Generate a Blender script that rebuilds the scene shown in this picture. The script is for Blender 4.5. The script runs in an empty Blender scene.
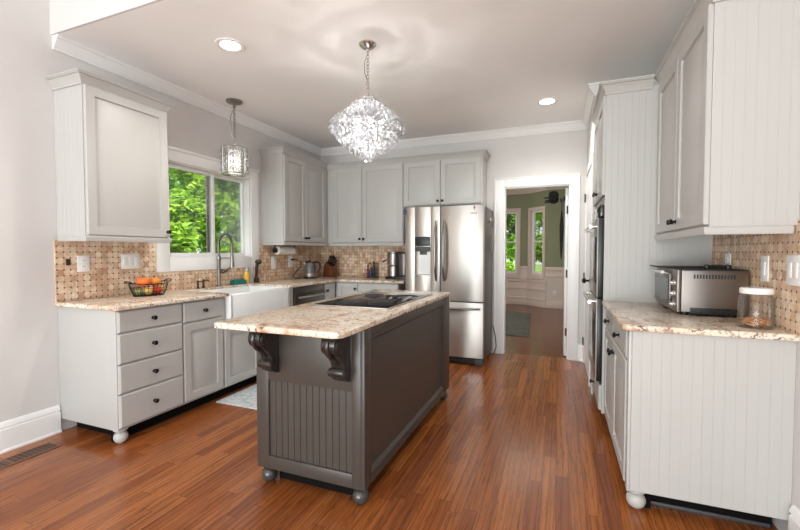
import bpy, bmesh, math, random
from mathutils import Vector, Matrix
random.seed(7)
PI = math.pi
R = math.radians
scene = bpy.context.scene
COL = scene.collection

# ------------------------------------------------------------------ camera
cd = bpy.data.cameras.new('camera'); cam = bpy.data.objects.new('camera', cd); COL.objects.link(cam)
cam.location = (0, 0, 1.261)
cam.rotation_euler = (R(90 - 1.874), 0, R(21.522))
cd.sensor_width = 36; cd.lens = 402.31 / 800 * 36; cd.clip_start = .05; cd.clip_end = 200
scene.camera = cam
# ------------------------------------------------------------------ view
vs = scene.view_settings
scene.display_settings.display_device = 'sRGB'
vs.view_transform = 'Standard'; vs.look = 'None'; vs.gamma = 1; vs.use_curve_mapping = False
vs.exposure = 0.2
# ------------------------------------------------------------------ world and lights
w = bpy.data.worlds.new('sky'); scene.world = w; w.use_nodes = True
bg = w.node_tree.nodes['Background']; bg.inputs[0].default_value = (.86, .93, 1, 1); bg.inputs[1].default_value = 1.5

def light(name, kind, loc, rot, energy, col=(1, 1, 1), size=1, size_y=None, spot=None, spread=None):
    l = bpy.data.lights.new(name, kind); o = bpy.data.objects.new(name, l); COL.objects.link(o)
    o.location = loc; o.rotation_euler = rot; l.energy = energy; l.color = col
    if kind == 'AREA':
        l.size = size
        if size_y: l.shape = 'RECTANGLE'; l.size_y = size_y
        if spread: l.spread = spread
    elif kind == 'SUN': l.angle = R(2)
    else: l.shadow_soft_size = size
    if kind == 'SPOT': l.spot_size = R(spot or 120); l.spot_blend = .9
    return o
light('sun', 'SUN', (8, 0, 10), Vector((.62, -.12, .77)).to_track_quat('Z', 'Y').to_euler(), 8.5, (1, .97, .9))
# tall windows of the front room behind the camera
light('front_room_daylight', 'AREA', (-2.4, -8.0, 2.0), (R(93), 0, 0), 255, (.88, .97, 1), 7, 4)
# high ceiling of the front room, seen from below as a bright wash
light('front_room_ceiling_wash', 'AREA', (-1.0, -1.0, 3.9), (0, 0, 0), 6, (1, 1, 1), 4, 3)
# uplight added low in the front room, out of view, to brighten the ceiling
light('front_room_upwash_fill', 'AREA', (-1.3, -3.0, .5), (R(134), 0, 0), 150, (.90, .98, .98), 3.5, 1.5)
# daylight through the bay windows of the nook
light('bay_window_daylight', 'AREA', (-2.35, 7.6, 1.6), (0, R(-90), 0), 28, (1, 1, .98), 2.2, 1.6)
light('nook_ceiling_fill', 'AREA', (-.5, 7.4, 2.68), (0, 0, 0), 9, (1, .96, .88), 1.2, 1.2)  # unseen fill added under the nook ceiling to brighten the room

# ------------------------------------------------------------------ materials
def lin(c):
    f = lambda v: v / 12.92 if v <= .04045 else ((v + .055) / 1.055) ** 2.4
    return tuple(f(v / 255) for v in c) + (1,)
MATS = {}
class NT:
    def __init__(s, name):
        s.m = bpy.data.materials.new(name); s.m.use_nodes = True; s.t = s.m.node_tree; s.n = s.t.nodes
        s.b = s.n['Principled BSDF']; s.out = s.n['Material Output']; MATS[name] = s.m
    def N(s, typ, **kw):
        n = s.n.new(typ)
        for k, v in kw.items():
            if hasattr(n, k): setattr(n, k, v)
            else: n.inputs[k].default_value = v
        return n
    def L(s, a, b): s.t.links.new(a, b)
    def math(s, op, a, b=None, c=None):
        n = s.n.new('ShaderNodeMath'); n.operation = op
        for i, v in enumerate((a, b, c)):
            if v is None: continue
            if isinstance(v, (int, float)): n.inputs[i].default_value = v
            else: s.L(v, n.inputs[i])
        return n.outputs[0]
    def mix(s, f, a, b, typ='MIX'):
        n = s.n.new('ShaderNodeMix'); n.data_type = 'RGBA'; n.blend_type = typ
        for i, v in ((0, f), (6, a), (7, b)):
            if isinstance(v, (int, float)): n.inputs[i].default_value = v
            elif isinstance(v, tuple): n.inputs[i].default_value = v
            else: s.L(v, n.inputs[i])
        return n.outputs[2]
    def ramp(s, f, stops, interp='LINEAR'):
        n = s.n.new('ShaderNodeValToRGB'); e = n.color_ramp.elements; n.color_ramp.interpolation = interp
        while len(e) < len(stops): e.new(.5)
        for x, (p, c) in zip(e, stops): x.position = p; x.color = c
        s.L(f, n.inputs[0]); return n.outputs[0]
    def obj(s): return s.n.new('ShaderNodeTexCoord').outputs['Object']
    def pos(s): return s.n.new('ShaderNodeNewGeometry').outputs['Position']
    def mapping(s, v, scale=(1, 1, 1), loc=(0, 0, 0)):
        n = s.n.new('ShaderNodeMapping'); n.inputs['Scale'].default_value = scale; n.inputs['Location'].default_value = loc
        s.L(v, n.inputs[0]); return n.outputs[0]
    def noise(s, v, scale, detail=3, rough=.5, dist=0):
        n = s.n.new('ShaderNodeTexNoise'); n.inputs['Scale'].default_value = scale; n.inputs['Detail'].default_value = detail
        n.inputs['Roughness'].default_value = rough; n.inputs['Distortion'].default_value = dist
        s.L(v, n.inputs['Vector']); return n
    def bump(s, h, strength=.2, dist=.01):
        n = s.n.new('ShaderNodeBump'); n.inputs['Strength'].default_value = strength; n.inputs['Distance'].default_value = dist
        s.L(h, n.inputs['Height']); s.L(n.outputs[0], s.b.inputs['Normal'])

def plain(name, rgb, rough=.5, metal=0, var=.04, scale=6, spec=None, emit=0):
    k = NT(name); c = lin(rgb)
    v = k.noise(k.pos(), scale).outputs[0]
    lo = tuple(x * (1 - var) for x in c[:3]) + (1,); hi = tuple(min(1, x * (1 + var)) for x in c[:3]) + (1,)
    k.L(k.ramp(v, [(.3, lo), (.7, hi)]), k.b.inputs['Base Color'])
    k.b.inputs['Roughness'].default_value = rough; k.b.inputs['Metallic'].default_value = metal
    if spec is not None: k.b.inputs['Specular IOR Level'].default_value = spec
    if emit:
        k.b.inputs['Emission Color'].default_value = c; k.b.inputs['Emission Strength'].default_value = emit
    return k.m
plain('wall_paint', (213, 209, 206), .6, var=.015)
plain('ceiling_paint', (246, 243, 241), .75, var=.02, scale=1.5)
plain('trim_white', (240, 238, 236), .35, var=.01)
plain('nook_green', (144, 145, 114), .6, var=.03)
plain('nook_cream', (226, 206, 194), .45, var=.02)
plain('black_iron', (26, 24, 24), .35, .4)
plain('black_plastic', (20, 20, 21), .35)
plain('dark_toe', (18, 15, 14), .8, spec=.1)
plain('white_plastic', (240, 238, 234), .35)
plain('porcelain', (243, 243, 242), .15, var=.01)
plain('chrome', (205, 203, 200), .18, 1)
plain('nickel', (150, 145, 138), .3, 1)
plain('bronze', (78, 66, 58), .35, .7)
plain('rubber_grey', (70, 70, 72), .5)
plain('fridge_side', (104, 99, 95), .45, .3)
plain('teal', (30, 125, 115), .45)
plain('soap_yellow', (246, 196, 74), .3)
plain('walnut', (112, 64, 40), .45, var=.2, scale=30)
plain('paper', (240, 232, 222), .8)
plain('red_spice', (150, 60, 50), .4); plain('blue_spice', (60, 90, 130), .4); plain('dark_spice', (58, 50, 48), .4)
plain('pumpkin', (243, 120, 52), .45, var=.12, scale=20)
plain('tomato', (205, 66, 34), .3, var=.12, scale=20)
plain('apple_gold', (222, 176, 92), .35, var=.2, scale=25)
plain('squash_amber', (232, 142, 48), .4, var=.18, scale=25)
plain('pear_green', (150, 158, 96), .4, var=.15, scale=25)
plain('nuts', (196, 140, 96), .6, var=.35, scale=90)
plain('bark', (86, 70, 56), .9, var=.3, scale=12)
plain('house_white', (232, 228, 226), .7); plain('roof_grey', (120, 116, 120), .8)
plain('dark_cloth', (22, 22, 25), .85)
plain('towel_cloth', (205, 200, 195), .9)
plain('magnet_blue', (50, 62, 110), .4); plain('magnet_red', (165, 70, 90), .4)
plain('bulb', (255, 246, 230), .4, emit=8)
plain('can_lens', (255, 250, 242), .4, emit=14)
plain('vent_metal', (128, 84, 58), .5)
plain('gasket', (40, 38, 37), .6)

def painted(name, rgb, streak=.05):
    k = NT(name); c = lin(rgb)
    v = k.noise(k.mapping(k.pos(), (60, 60, 1.2)), 1.0, 4).outputs[0]
    lo = tuple(x * (1 - streak) for x in c[:3]) + (1,); hi = tuple(min(1, x * (1 + streak)) for x in c[:3]) + (1,)
    k.L(k.ramp(v, [(.3, lo), (.7, hi)]), k.b.inputs['Base Color'])
    k.b.inputs['Roughness'].default_value = .38
    k.bump(v, .05, .002)
painted('cabinet_grey', (188, 185, 181), .012)
painted('island_grey', (70, 63, 58), .05)
painted('corbel_dark', (46, 40, 37), .25)
MATS['corbel_dark'].node_tree.nodes['Principled BSDF'].inputs['Roughness'].default_value = .22
plain('foot_grey', (78, 76, 73), .25, .3)

def steel(name, rgb, rough=.28, axis=(1, 1, 120)):
    k = NT(name); c = lin(rgb)
    tg = k.N('ShaderNodeTangent'); tg.direction_type = 'RADIAL'; tg.axis = 'Z'; k.L(tg.outputs[0], k.b.inputs['Tangent']); k.b.inputs['Anisotropic'].default_value = .85; k.b.inputs['Anisotropic Rotation'].default_value = .25
    v = k.noise(k.mapping(k.pos(), axis), 3.0, 3).outputs[0]
    k.L(k.ramp(v, [(.3, tuple(x * .94 for x in c[:3]) + (1,)), (.7, c)]), k.b.inputs['Base Color'])
    k.b.inputs['Metallic'].default_value = 1
    k.L(k.math('MULTIPLY_ADD', v, .1, rough), k.b.inputs['Roughness'])
steel('steel', (203, 197, 190), .36)
steel('steel_mid', (156, 148, 142), .4)
steel('steel_dark', (120, 114, 110), .3)

k = NT('cooktop_glass'); k.b.inputs['Specular IOR Level'].default_value = .2; k.b.inputs['Base Color'].default_value = (.012, .012, .013, 1); k.b.inputs['Roughness'].default_value = .03
v = k.noise(k.pos(), 2, 1).outputs[0]; k.L(k.ramp(v, [(.3, (.007, .006, .006, 1)), (.7, (.011, .010, .010, 1))]), k.b.inputs['Base Color']); k.b.inputs['IOR'].default_value = 1.14
k = NT('oven_glass'); v = k.noise(k.pos(), 3).outputs[0]
k.L(k.ramp(v, [(.3, (.012, .011, .01, 1)), (.7, (.03, .028, .026, 1))]), k.b.inputs['Base Color']); k.b.inputs['Roughness'].default_value = .1

def clear(name, tint, refl=.5, rough=.03, cover=0.0, cov_col=(1, 1, 1, 1)):
    k = NT(name); tr = k.N('ShaderNodeBsdfTransparent'); tr.inputs[0].default_value = tint
    gl = k.N('ShaderNodeBsdfGlossy'); gl.inputs['Roughness'].default_value = rough
    fr = k.N('ShaderNodeFresnel'); fr.inputs[0].default_value = 1.45
    mx = k.N('ShaderNodeMixShader'); k.L(k.math('MULTIPLY', fr.outputs[0], refl), mx.inputs[0])
    k.L(tr.outputs[0], mx.inputs[1]); k.L(gl.outputs[0], mx.inputs[2]); last = mx
    if cover:
        df = k.N('ShaderNodeBsdfTranslucent'); df.inputs[0].default_value = cov_col
        d2 = k.N('ShaderNodeBsdfDiffuse'); d2.inputs[0].default_value = cov_col
        m3 = k.N('ShaderNodeMixShader'); m3.inputs[0].default_value = .5; k.L(df.outputs[0], m3.inputs[1]); k.L(d2.outputs[0], m3.inputs[2])
        m2 = k.N('ShaderNodeMixShader'); m2.inputs[0].default_value = cover; k.L(mx.outputs[0], m2.inputs[1]); k.L(m3.outputs[0], m2.inputs[2]); last = m2
    k.L(last.outputs[0], k.out.inputs[0])
clear('pane_glass', (.97, .98, .97, 1), .6)
clear('jar_glass', (.975, .975, .97, 1), .5)
clear('kettle_glass', (.8, .8, .8, 1), 1.6, .1, .25, (.5, .48, .46, 1))
clear('crystal_glass', (.66, .67, .71, 1), 4.5, .05, .24)
clear('frosted_glass', (.9, .9, .9, 1), 1, .2, .75)
clear('clear_plastic', (.9, .9, .9, 1), 1, .1, .35)

def granite():
    k = NT('granite'); P = k.pos()
    warp = k.noise(P, 2.2, 2)
    wv = k.n.new('ShaderNodeVectorMath'); wv.operation = 'MULTIPLY_ADD'
    k.L(warp.outputs[1], wv.inputs[0]); wv.inputs[1].default_value = (.35, .35, .35); k.L(P, wv.inputs[2])
    n1 = k.noise(wv.outputs[0], 5, 6, .65).outputs[0]
    c = k.ramp(n1, [(.28, lin((140, 96, 72))), (.36, lin((198, 160, 130))), (.44, lin((226, 206, 184))), (.58, lin((236, 224, 208))), (.68, lin((214, 186, 152))), (.8, lin((232, 216, 198)))])
    n2 = k.noise(P, 60, 4, .65).outputs[0]
    c = k.mix(k.math('MULTIPLY', k.ramp(n2, [(.53, (0, 0, 0, 1)), (.64, (1, 1, 1, 1))]), .8), c, lin((158, 132, 110)))
    n3 = k.noise(P, 34, 4, .65).outputs[0]
    c = k.mix(k.math('MULTIPLY', k.ramp(n3, [(.585, (0, 0, 0, 1)), (.635, (1, 1, 1, 1))]), .88), c, lin((80, 62, 54)))
    n5 = k.noise(k.mapping(P, (2.6, 1.0, 2.6)), 1.5, 5, .62, 1.0).outputs[0]
    vein = k.math('ABSOLUTE', k.math('SUBTRACT', n5, .5))
    brk = k.ramp(k.noise(P, 9, 3).outputs[0], [(.42, (0, 0, 0, 1)), (.6, (1, 1, 1, 1))])
    c = k.mix(k.math('MULTIPLY', k.math('MULTIPLY', k.ramp(vein, [(.0, (1, 1, 1, 1)), (.022, (0, 0, 0, 1))]), brk), .8), c, lin((140, 88, 62)))
    k.L(c, k.b.inputs['Base Color']); k.b.inputs['Roughness'].default_value = .16
granite()

def tile(name, au, av):
    k = NT(name); sp = k.n.new('ShaderNodeSeparateXYZ'); k.L(k.pos(), sp.inputs[0])
    u = k.math('MULTIPLY', sp.outputs[au], 1 / .042); v = k.math('MULTIPLY', sp.outputs[av], 1 / .042)
    fu, fv = k.math('FLOOR', u), k.math('FLOOR', v); ru, rv = k.math('FRACT', u), k.math('FRACT', v)
    par = k.math('MODULO', k.math('ABSOLUTE', k.math('ADD', fu, fv)), 2)         # basket weave: flat bricks alternate direction
    du = k.math('MINIMUM', ru, k.math('SUBTRACT', 1, ru)); dv = k.math('MINIMUM', rv, k.math('SUBTRACT', 1, rv))
    dot = k.math('LESS_THAN', k.math('MAXIMUM', du, dv), .115)
    cv = k.n.new('ShaderNodeCombineXYZ'); k.L(fu, cv.inputs[0]); k.L(fv, cv.inputs[1])
    wn = k.n.new('ShaderNodeTexWhiteNoise'); wn.noise_dimensions = '2D'; k.L(cv.outputs[0], wn.inputs[0])
    c = k.ramp(wn.outputs[0], [(0, lin((190, 150, 126))), (.2, lin((222, 190, 165))), (.55, lin((238, 218, 192))), (.85, lin((244, 228, 212))), (1, lin((206, 166, 140)))])
    n = k.noise(k.pos(), 45, 4).outputs[0]
    c = k.mix(k.math('MULTIPLY', k.ramp(n, [(.4, (0, 0, 0, 1)), (.7, (1, 1, 1, 1))]), .6), c, lin((208, 162, 132)))
    # grout round the short bricks
    ge = k.math('ADD', k.math('MULTIPLY', par, du), k.math('MULTIPLY', k.math('SUBTRACT', 1, par), dv))
    g = k.math('LESS_THAN', ge, .04)
    c = k.mix(g, c, lin((196, 164, 140)))
    n9 = k.noise(k.pos(), 13, 4, .6).outputs[0]
    c = k.mix(k.math('MULTIPLY', k.ramp(n9, [(.48, (0, 0, 0, 1)), (.66, (1, 1, 1, 1))]), .6), c, lin((178, 138, 106)))
    c = k.mix(1.0, c, (1, .985, .93, 1), 'MULTIPLY')
    c = k.mix(dot, c, lin((84, 60, 52)))
    k.L(c, k.b.inputs['Base Color']); k.b.inputs['Roughness'].default_value = .45
    k.bump(k.math('SUBTRACT', 1, k.math('MAXIMUM', g, 0)), .15, .002)
tile('mosaic_side', 1, 2); tile('mosaic_back', 0, 2)

def wood(name, swap):
    k = NT(name); sp = k.n.new('ShaderNodeSeparateXYZ'); k.L(k.pos(), sp.inputs[0])
    lx, ly = (sp.outputs[1], sp.outputs[0]) if swap else (sp.outputs[0], sp.outputs[1])   # lx along the boards
    row = k.math('FLOOR', k.math('MULTIPLY', ly, 1 / .07))
    wr = k.n.new('ShaderNodeTexWhiteNoise'); wr.noise_dimensions = '1D'; k.L(row, wr.inputs['W'])
    lx2 = k.math('ADD', lx, k.math('MULTIPLY', wr.outputs[0], 7.3))
    brd = k.math('FLOOR', k.math('MULTIPLY', lx2, 1 / .95))
    cv = k.n.new('ShaderNodeCombineXYZ'); k.L(row, cv.inputs[0]); k.L(brd, cv.inputs[1])
    wb = k.n.new('ShaderNodeTexWhiteNoise'); wb.noise_dimensions = '2D'; k.L(cv.outputs[0], wb.inputs[0])
    gv = k.n.new('ShaderNodeCombineXYZ')
    k.L(k.math('ADD', k.math('MULTIPLY', lx2, 1.3), k.math('MULTIPLY', wb.outputs[0], 31)), gv.inputs[0]); k.L(k.math('MULTIPLY', ly, 20), gv.inputs[1]); k.L(k.math('MULTIPLY', wb.outputs[0], 9), gv.inputs[2])
    g1 = k.noise(gv.outputs[0], 1.2, 5, .65, 1.6).outputs[0]
    wv = k.n.new('ShaderNodeTexWave'); wv.bands_direction = 'Y'; wv.inputs['Scale'].default_value = .55; wv.inputs['Distortion'].default_value = 9; wv.inputs['Detail'].default_value = 3; wv.inputs['Detail Scale'].default_value = .8
    k.L(gv.outputs[0], wv.inputs[0])
    base = k.ramp(wb.outputs[0], [(0, lin((140, 78, 42))), (.3, lin((162, 95, 51))), (.65, lin((182, 113, 64))), (1, lin((148, 84, 46)))])
    c = k.mix(k.ramp(g1, [(.34, (.6, .6, .6, 1)), (.54, (0, 0, 0, 1))]), base, lin((100, 52, 26)))
    c = k.mix(k.math('MULTIPLY', k.ramp(wv.outputs[1], [(.0, (1, 1, 1, 1)), (.2, (0, 0, 0, 1))]), .42), c, lin((78, 38, 20)))
    fv = k.n.new('ShaderNodeCombineXYZ'); k.L(k.math('MULTIPLY', lx2, 7), fv.inputs[0]); k.L(k.math('MULTIPLY', ly, 85), fv.inputs[1])
    fl = k.noise(fv.outputs[0], 1.0, 3, .6, .8).outputs[0]
    c = k.mix(k.math('MULTIPLY', k.ramp(fl, [(.56, (0, 0, 0, 1)), (.68, (1, 1, 1, 1))]), .55), c, lin((84, 40, 20)))
    ry = k.math('FRACT', k.math('MULTIPLY', ly, 1 / .07)); ey = k.math('MINIMUM', ry, k.math('SUBTRACT', 1, ry))
    rx = k.math('FRACT', k.math('MULTIPLY', lx2, 1 / .95)); ex = k.math('MINIMUM', rx, k.math('SUBTRACT', 1, rx))
    seam = k.math('MAXIMUM', k.math('LESS_THAN', ey, .016), k.math('LESS_THAN', ex, .0016))
    c = k.mix(k.math('MULTIPLY', seam, .6), c, lin((70, 32, 20)))
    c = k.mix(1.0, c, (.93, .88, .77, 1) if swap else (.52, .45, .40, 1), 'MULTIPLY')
    k.L(c, k.b.inputs['Base Color'])
    k.L(k.math('MULTIPLY_ADD', g1, .12, .15 if swap else .14), k.b.inputs['Roughness']); k.b.inputs['Specular IOR Level'].default_value = .45 if swap else .3
    k.bump(k.math('SUBTRACT', g1, seam), .06, .002)
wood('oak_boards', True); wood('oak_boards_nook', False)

def rugmat(name, stops, scale):
    k = NT(name); n = k.noise(k.pos(), scale, 6, .7, .6).outputs[0]
    k.L(k.ramp(n, stops), k.b.inputs['Base Color']); k.b.inputs['Roughness'].default_value = .95
    k.bump(k.noise(k.pos(), 400, 2).outputs[0], .6, .003)
rugmat('mat_bluegrey', [(.35, lin((150, 160, 166))), (.48, lin((190, 196, 198))), (.6, lin((218, 220, 218))), (.7, lin((160, 168, 174)))], 45)
rugmat('rug_sage', [(.35, lin((72, 72, 66))), (.5, lin((104, 104, 94))), (.65, lin((80, 76, 70)))], 7)
rugmat('lawn', [(.3, lin((96, 130, 60))), (.7, lin((140, 168, 84)))], 3)

def leafmat(name, a, b):
    k = NT(name); n = k.noise(k.pos(), 3.0, 3).outputs[0]
    oi = k.n.new('ShaderNodeNewGeometry')
    c = k.ramp(oi.outputs['Random Per Island'], [(0, lin(a)), (1, lin(b))])
    k.L(c, k.b.inputs['Base Color']); k.b.inputs['Roughness'].default_value = .5
    tl = k.N('ShaderNodeBsdfTranslucent'); k.L(c, tl.inputs[0])
    mx = k.N('ShaderNodeMixShader'); mx.inputs[0].default_value = .4
    k.L(k.b.outputs[0], mx.inputs[1]); k.L(tl.outputs[0], mx.inputs[2]); k.L(mx.outputs[0], k.out.inputs[0])
leafmat('leaf_bright', (104, 158, 40), (196, 224, 92)); leafmat('leaf_dark', (62, 118, 34), (146, 194, 66))

# ------------------------------------------------------------------ mesh helpers
class MB:
    def __init__(s): s.bm = bmesh.new()
    def _take(s, b):
        me = bpy.data.meshes.new('t'); b.to_mesh(me); b.free(); s.bm.from_mesh(me); bpy.data.meshes.remove(me); return s
    def box(s, x0, x1, y0, y1, z0, z1, bev=0, seg=2):
        b = bmesh.new(); bmesh.ops.create_cube(b, size=1)
        for v in b.verts:
            v.co = Vector((x0 + (v.co.x + .5) * (x1 - x0), y0 + (v.co.y + .5) * (y1 - y0), z0 + (v.co.z + .5) * (z1 - z0)))
        if bev: bmesh.ops.bevel(b, geom=b.edges[:], offset=bev, segments=seg, profile=.5, affect='EDGES')
        return s._take(b)
    def lathe(s, prof, c=(0, 0, 0), seg=24, axis='z', sx=1, sy=1):
        b = bmesh.new(); rings = []
        for r, z in prof:
            ring = []
            for i in range(seg):
                a = 2 * PI * i / seg; p = (r * math.cos(a) * sx, r * math.sin(a) * sy, z)
                if axis == 'y-': p = (p[0], -p[2], p[1])
                if axis == 'y': p = (p[1], p[2], p[0])
                if axis == 'x': p = (p[2], p[0], p[1])
                if axis == 'x-': p = (-p[2], p[1], p[0])
                ring.append(b.verts.new(Vector(p) + Vector(c)))
            rings.append(ring)
        for a, d in zip(rings, rings[1:]):
            for i in range(seg): b.faces.new((a[i], a[(i + 1) % seg], d[(i + 1) % seg], d[i]))
        b.faces.new(rings[0][::-1]); b.faces.new(rings[-1])
        bmesh.ops.recalc_face_normals(b, faces=b.faces[:])
        return s._take(b)
    def cyl(s, p0, p1, r, seg=14): return s.tube([p0, p1], r, seg)
    def tube(s, pts, r, seg=8, closed=False):
        b = bmesh.new(); pts = [Vector(p) for p in pts]; n = len(pts); rings = []; up = None
        for i, p in enumerate(pts):
            if closed: d = pts[(i + 1) % n] - pts[i - 1]
            else: d = pts[min(i + 1, n - 1)] - pts[max(i - 1, 0)]
            d.normalize()
            if up is None: up = Vector((0, 0, 1)) if abs(d.z) < .9 else Vector((1, 0, 0))
            x = d.cross(up); x.normalize(); y = x.cross(d); up = y
            rr = r[i] if isinstance(r, (list, tuple)) else r
            rings.append([b.verts.new(p + x * rr * math.cos(2 * PI * j / seg) + y * rr * math.sin(2 * PI * j / seg)) for j in range(seg)])
        for i in range(n if closed else n - 1):
            a, d = rings[i], rings[(i + 1) % n]
            for j in range(seg): b.faces.new((a[j], a[(j + 1) % seg], d[(j + 1) % seg], d[j]))
        if not closed: b.faces.new(rings[0][::-1]); b.faces.new(rings[-1])
        bmesh.ops.recalc_face_normals(b, faces=b.faces[:])
        return s._take(b)
    def prism(s, poly, axis, a0, a1, bev=0):
        b = bmesh.new()
        def mk(p, a): return {'x': (a, p[0], p[1]), 'y': (p[0], a, p[1]), 'z': (p[0], p[1], a)}[axis]
        A = [b.verts.new(mk(p, a0)) for p in poly]; B = [b.verts.new(mk(p, a1)) for p in poly]; n = len(poly)
        f0 = b.faces.new(A); f1 = b.faces.new(B[::-1])
        for i in range(n): b.faces.new((A[i], B[i], B[(i + 1) % n], A[(i + 1) % n]))
        bmesh.ops.recalc_face_normals(b, faces=b.faces[:])
        if bev:
            ed = [e for e in b.edges if f0 in e.link_faces or f1 in e.link_faces]
            bmesh.ops.bevel(b, geom=ed, offset=bev, segments=3, profile=.5, affect='EDGES')
        bmesh.ops.triangulate(b, faces=[f for f in b.faces if len(f.verts) > 6])
        return s._take(b)
    def sweep(s, path, prof, z=0):
        """prof (out, up) carried along an XY path, mitred; out is to the right of the direction of travel."""
        b = bmesh.new(); P = [Vector((x, y)) for x, y in path]; n = len(P); ms = []
        for i in range(n):
            def nr(a, c): d = (c - a).normalized(); return Vector((d.y, -d.x))
            if i == 0: m = nr(P[0], P[1])
            elif i == n - 1: m = nr(P[-2], P[-1])
            else:
                a, c = nr(P[i - 1], P[i]), nr(P[i], P[i + 1]); m = (a + c); m = m / (1 + a.dot(c))
            ms.append(m)
        rings = [[b.verts.new((p.x + m.x * o, p.y + m.y * o, z + u)) for o, u in prof] for p, m in zip(P, ms)]
        k_ = len(prof)
        for a, d in zip(rings, rings[1:]):
            for j in range(k_): b.faces.new((a[j], a[(j + 1) % k_], d[(j + 1) % k_], d[j]))
        b.faces.new(rings[0]); b.faces.new(rings[-1][::-1])
        bmesh.ops.recalc_face_normals(b, faces=b.faces[:])
        return s._take(b)
    def rings(s, rs):
        """nested rectangles: (x0,x1,z0,z1,y) front to back; last one is filled."""
        b = bmesh.new(); V = [[b.verts.new(p) for p in ((x0, y, z0), (x1, y, z0), (x1, y, z1), (x0, y, z1))] for x0, x1, z0, z1, y in rs]
        for a, d in zip(V, V[1:]):
            for j in range(4): b.faces.new((a[j], a[(j + 1) % 4], d[(j + 1) % 4], d[j]))
        b.faces.new(V[-1]); b.faces.new(V[0][::-1])
        return s._take(b)
    def sphere(s, c, r, seg=16, sz=1.0):
        b = bmesh.new(); bmesh.ops.create_uvsphere(b, u_segments=seg, v_segments=max(6, seg // 2), radius=r)
        for v in b.verts: v.co = Vector((v.co.x + c[0], v.co.y + c[1], v.co.z * sz + c[2]))
        return s._take(b)
    def bead(s, x0, x1, z0, z1, y, depth, pitch=.041, gd=.0007, gw=.0016):
        """beadboard facing -y: front at y, back at y+depth, vertical grooves."""
        pts = [(x0, y)]; n = max(1, round((x1 - x0) / pitch)); p = (x1 - x0) / n
        for i in range(1, n):
            c = x0 + i * p; pts += [(c - gw, y), (c - gw * .5, y + gd), (c, y + gd * .25), (c + gw * .5, y + gd), (c + gw, y)]
        pts += [(x1, y), (x1, y + depth), (x0, y + depth)]
        return s.prism(pts, 'z', z0, z1)
    def xf(s, M): bmesh.ops.transform(s.bm, matrix=M, verts=s.bm.verts[:]); return s
    def build(s, name, mat, parent=None, smooth=32, loc=None, rot=None):
        me = bpy.data.meshes.new(name); s.bm.to_mesh(me); s.bm.free()
        o = bpy.data.objects.new(name, me); COL.objects.link(o)
        me.materials.append(MATS[mat])
        if smooth:
            me.polygons.foreach_set('use_smooth', [True] * len(me.polygons)); me.set_sharp_from_angle(angle=R(smooth))
        if parent is not None: o.parent = parent
        if loc: o.location = loc
        if rot: o.rotation_euler = rot
        return o
def tag(o, label, cat, group=None, kind=None):
    o['label'] = label; o['category'] = cat
    if group: o['group'] = group
    if kind: o['kind'] = kind
    return o
def T(name, label, cat, loc=(0, 0, 0), rz=0, group=None):
    o = bpy.data.objects.new(name, None); COL.objects.link(o); o.empty_display_size = .1
    o.location = loc; o.rotation_euler = (0, 0, rz); return tag(o, label, cat, group)
def S(name, mb, mat, label, cat, parent=None):
    o = mb.build(name, mat, parent)
    if parent is None: tag(o, label, cat, None, 'structure')
    return o
def SE(name, label, cat, loc=(0, 0, 0), rz=0):
    o = T(name, label, cat, loc, rz); o['kind'] = 'structure'; return o

XW, XF, YB, H = -3.246, -2.643, 5.068, 2.742      # left wall, left cabinet front, back wall, ceiling
XR, YT = .942, 3.196                               # right wall, near side of the oven tower
NF = -4.0                                          # front end of the open front room
# ------------------------------------------------------------------ room shell
S('floor', MB().box(-3.4, 3.2, NF, YB + .06, -.06, 0), 'oak_boards', 'red brown oak strip floor of the kitchen', 'floor')
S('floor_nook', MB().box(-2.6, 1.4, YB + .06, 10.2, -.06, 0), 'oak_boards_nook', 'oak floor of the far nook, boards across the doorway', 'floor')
S('ceiling', MB().box(-3.4, 3.2, 1.74, YB + .12, H, H + .1), 'ceiling_paint', 'pale grey flat kitchen ceiling', 'ceiling')
S('wall_upper', MB().box(-3.246, 3.2, 1.725, 1.74, H, 4.3), 'wall_paint', 'pale wall face rising above the near edge of the kitchen ceiling', 'wall')
S('ceiling_front', MB().box(-3.4, 3.2, NF, 1.8, 4.3, 4.4), 'ceiling_paint', 'high ceiling of the open front room', 'ceiling')
OY0, OY1, OZ0, OZ1 = 2.588, 3.618, 1.205, 2.075
m = MB(); x0, x1 = XW - .12, XW
m.box(x0, x1, NF, OY0, 0, 4.3); m.box(x0, x1, OY1, YB + .12, 0, H + .05); m.box(x0, x1, OY0, OY1, 0, OZ0); m.box(x0, x1, OY0, OY1, OZ1, H + .05)
S('wall_left', m, 'wall_paint', 'pale grey left wall holding the sink window', 'wall')
DX0, DX1, DZ = -.628, .115, 2.044
m = MB(); m.box(XW, DX0, YB, YB + .12, 0, H); m.box(DX1, 1.1, YB, YB + .12, 0, H); m.box(DX0, DX1, YB, YB + .12, DZ, H)
S('wall_back', m, 'wall_paint', 'pale grey back wall holding the cased doorway', 'wall')
S('wall_right', MB().box(XR, XR + .12, .3, YB, 0, 4.3), 'wall_paint', 'right wall behind the toaster oven counter', 'wall')
m = MB(); m.box(.287, XR, 4.012, 4.10, 0, H); m.box(.287, .40, 4.10, YB, 2.10, H); m.box(.287, .40, 4.97, YB, 0, 2.10); m.box(.287, .40, 4.10, 4.17, 0, 2.10)
S('wall_pantry', m, 'wall_paint', 'closet wall between the oven tower and the doorway', 'wall')
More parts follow.
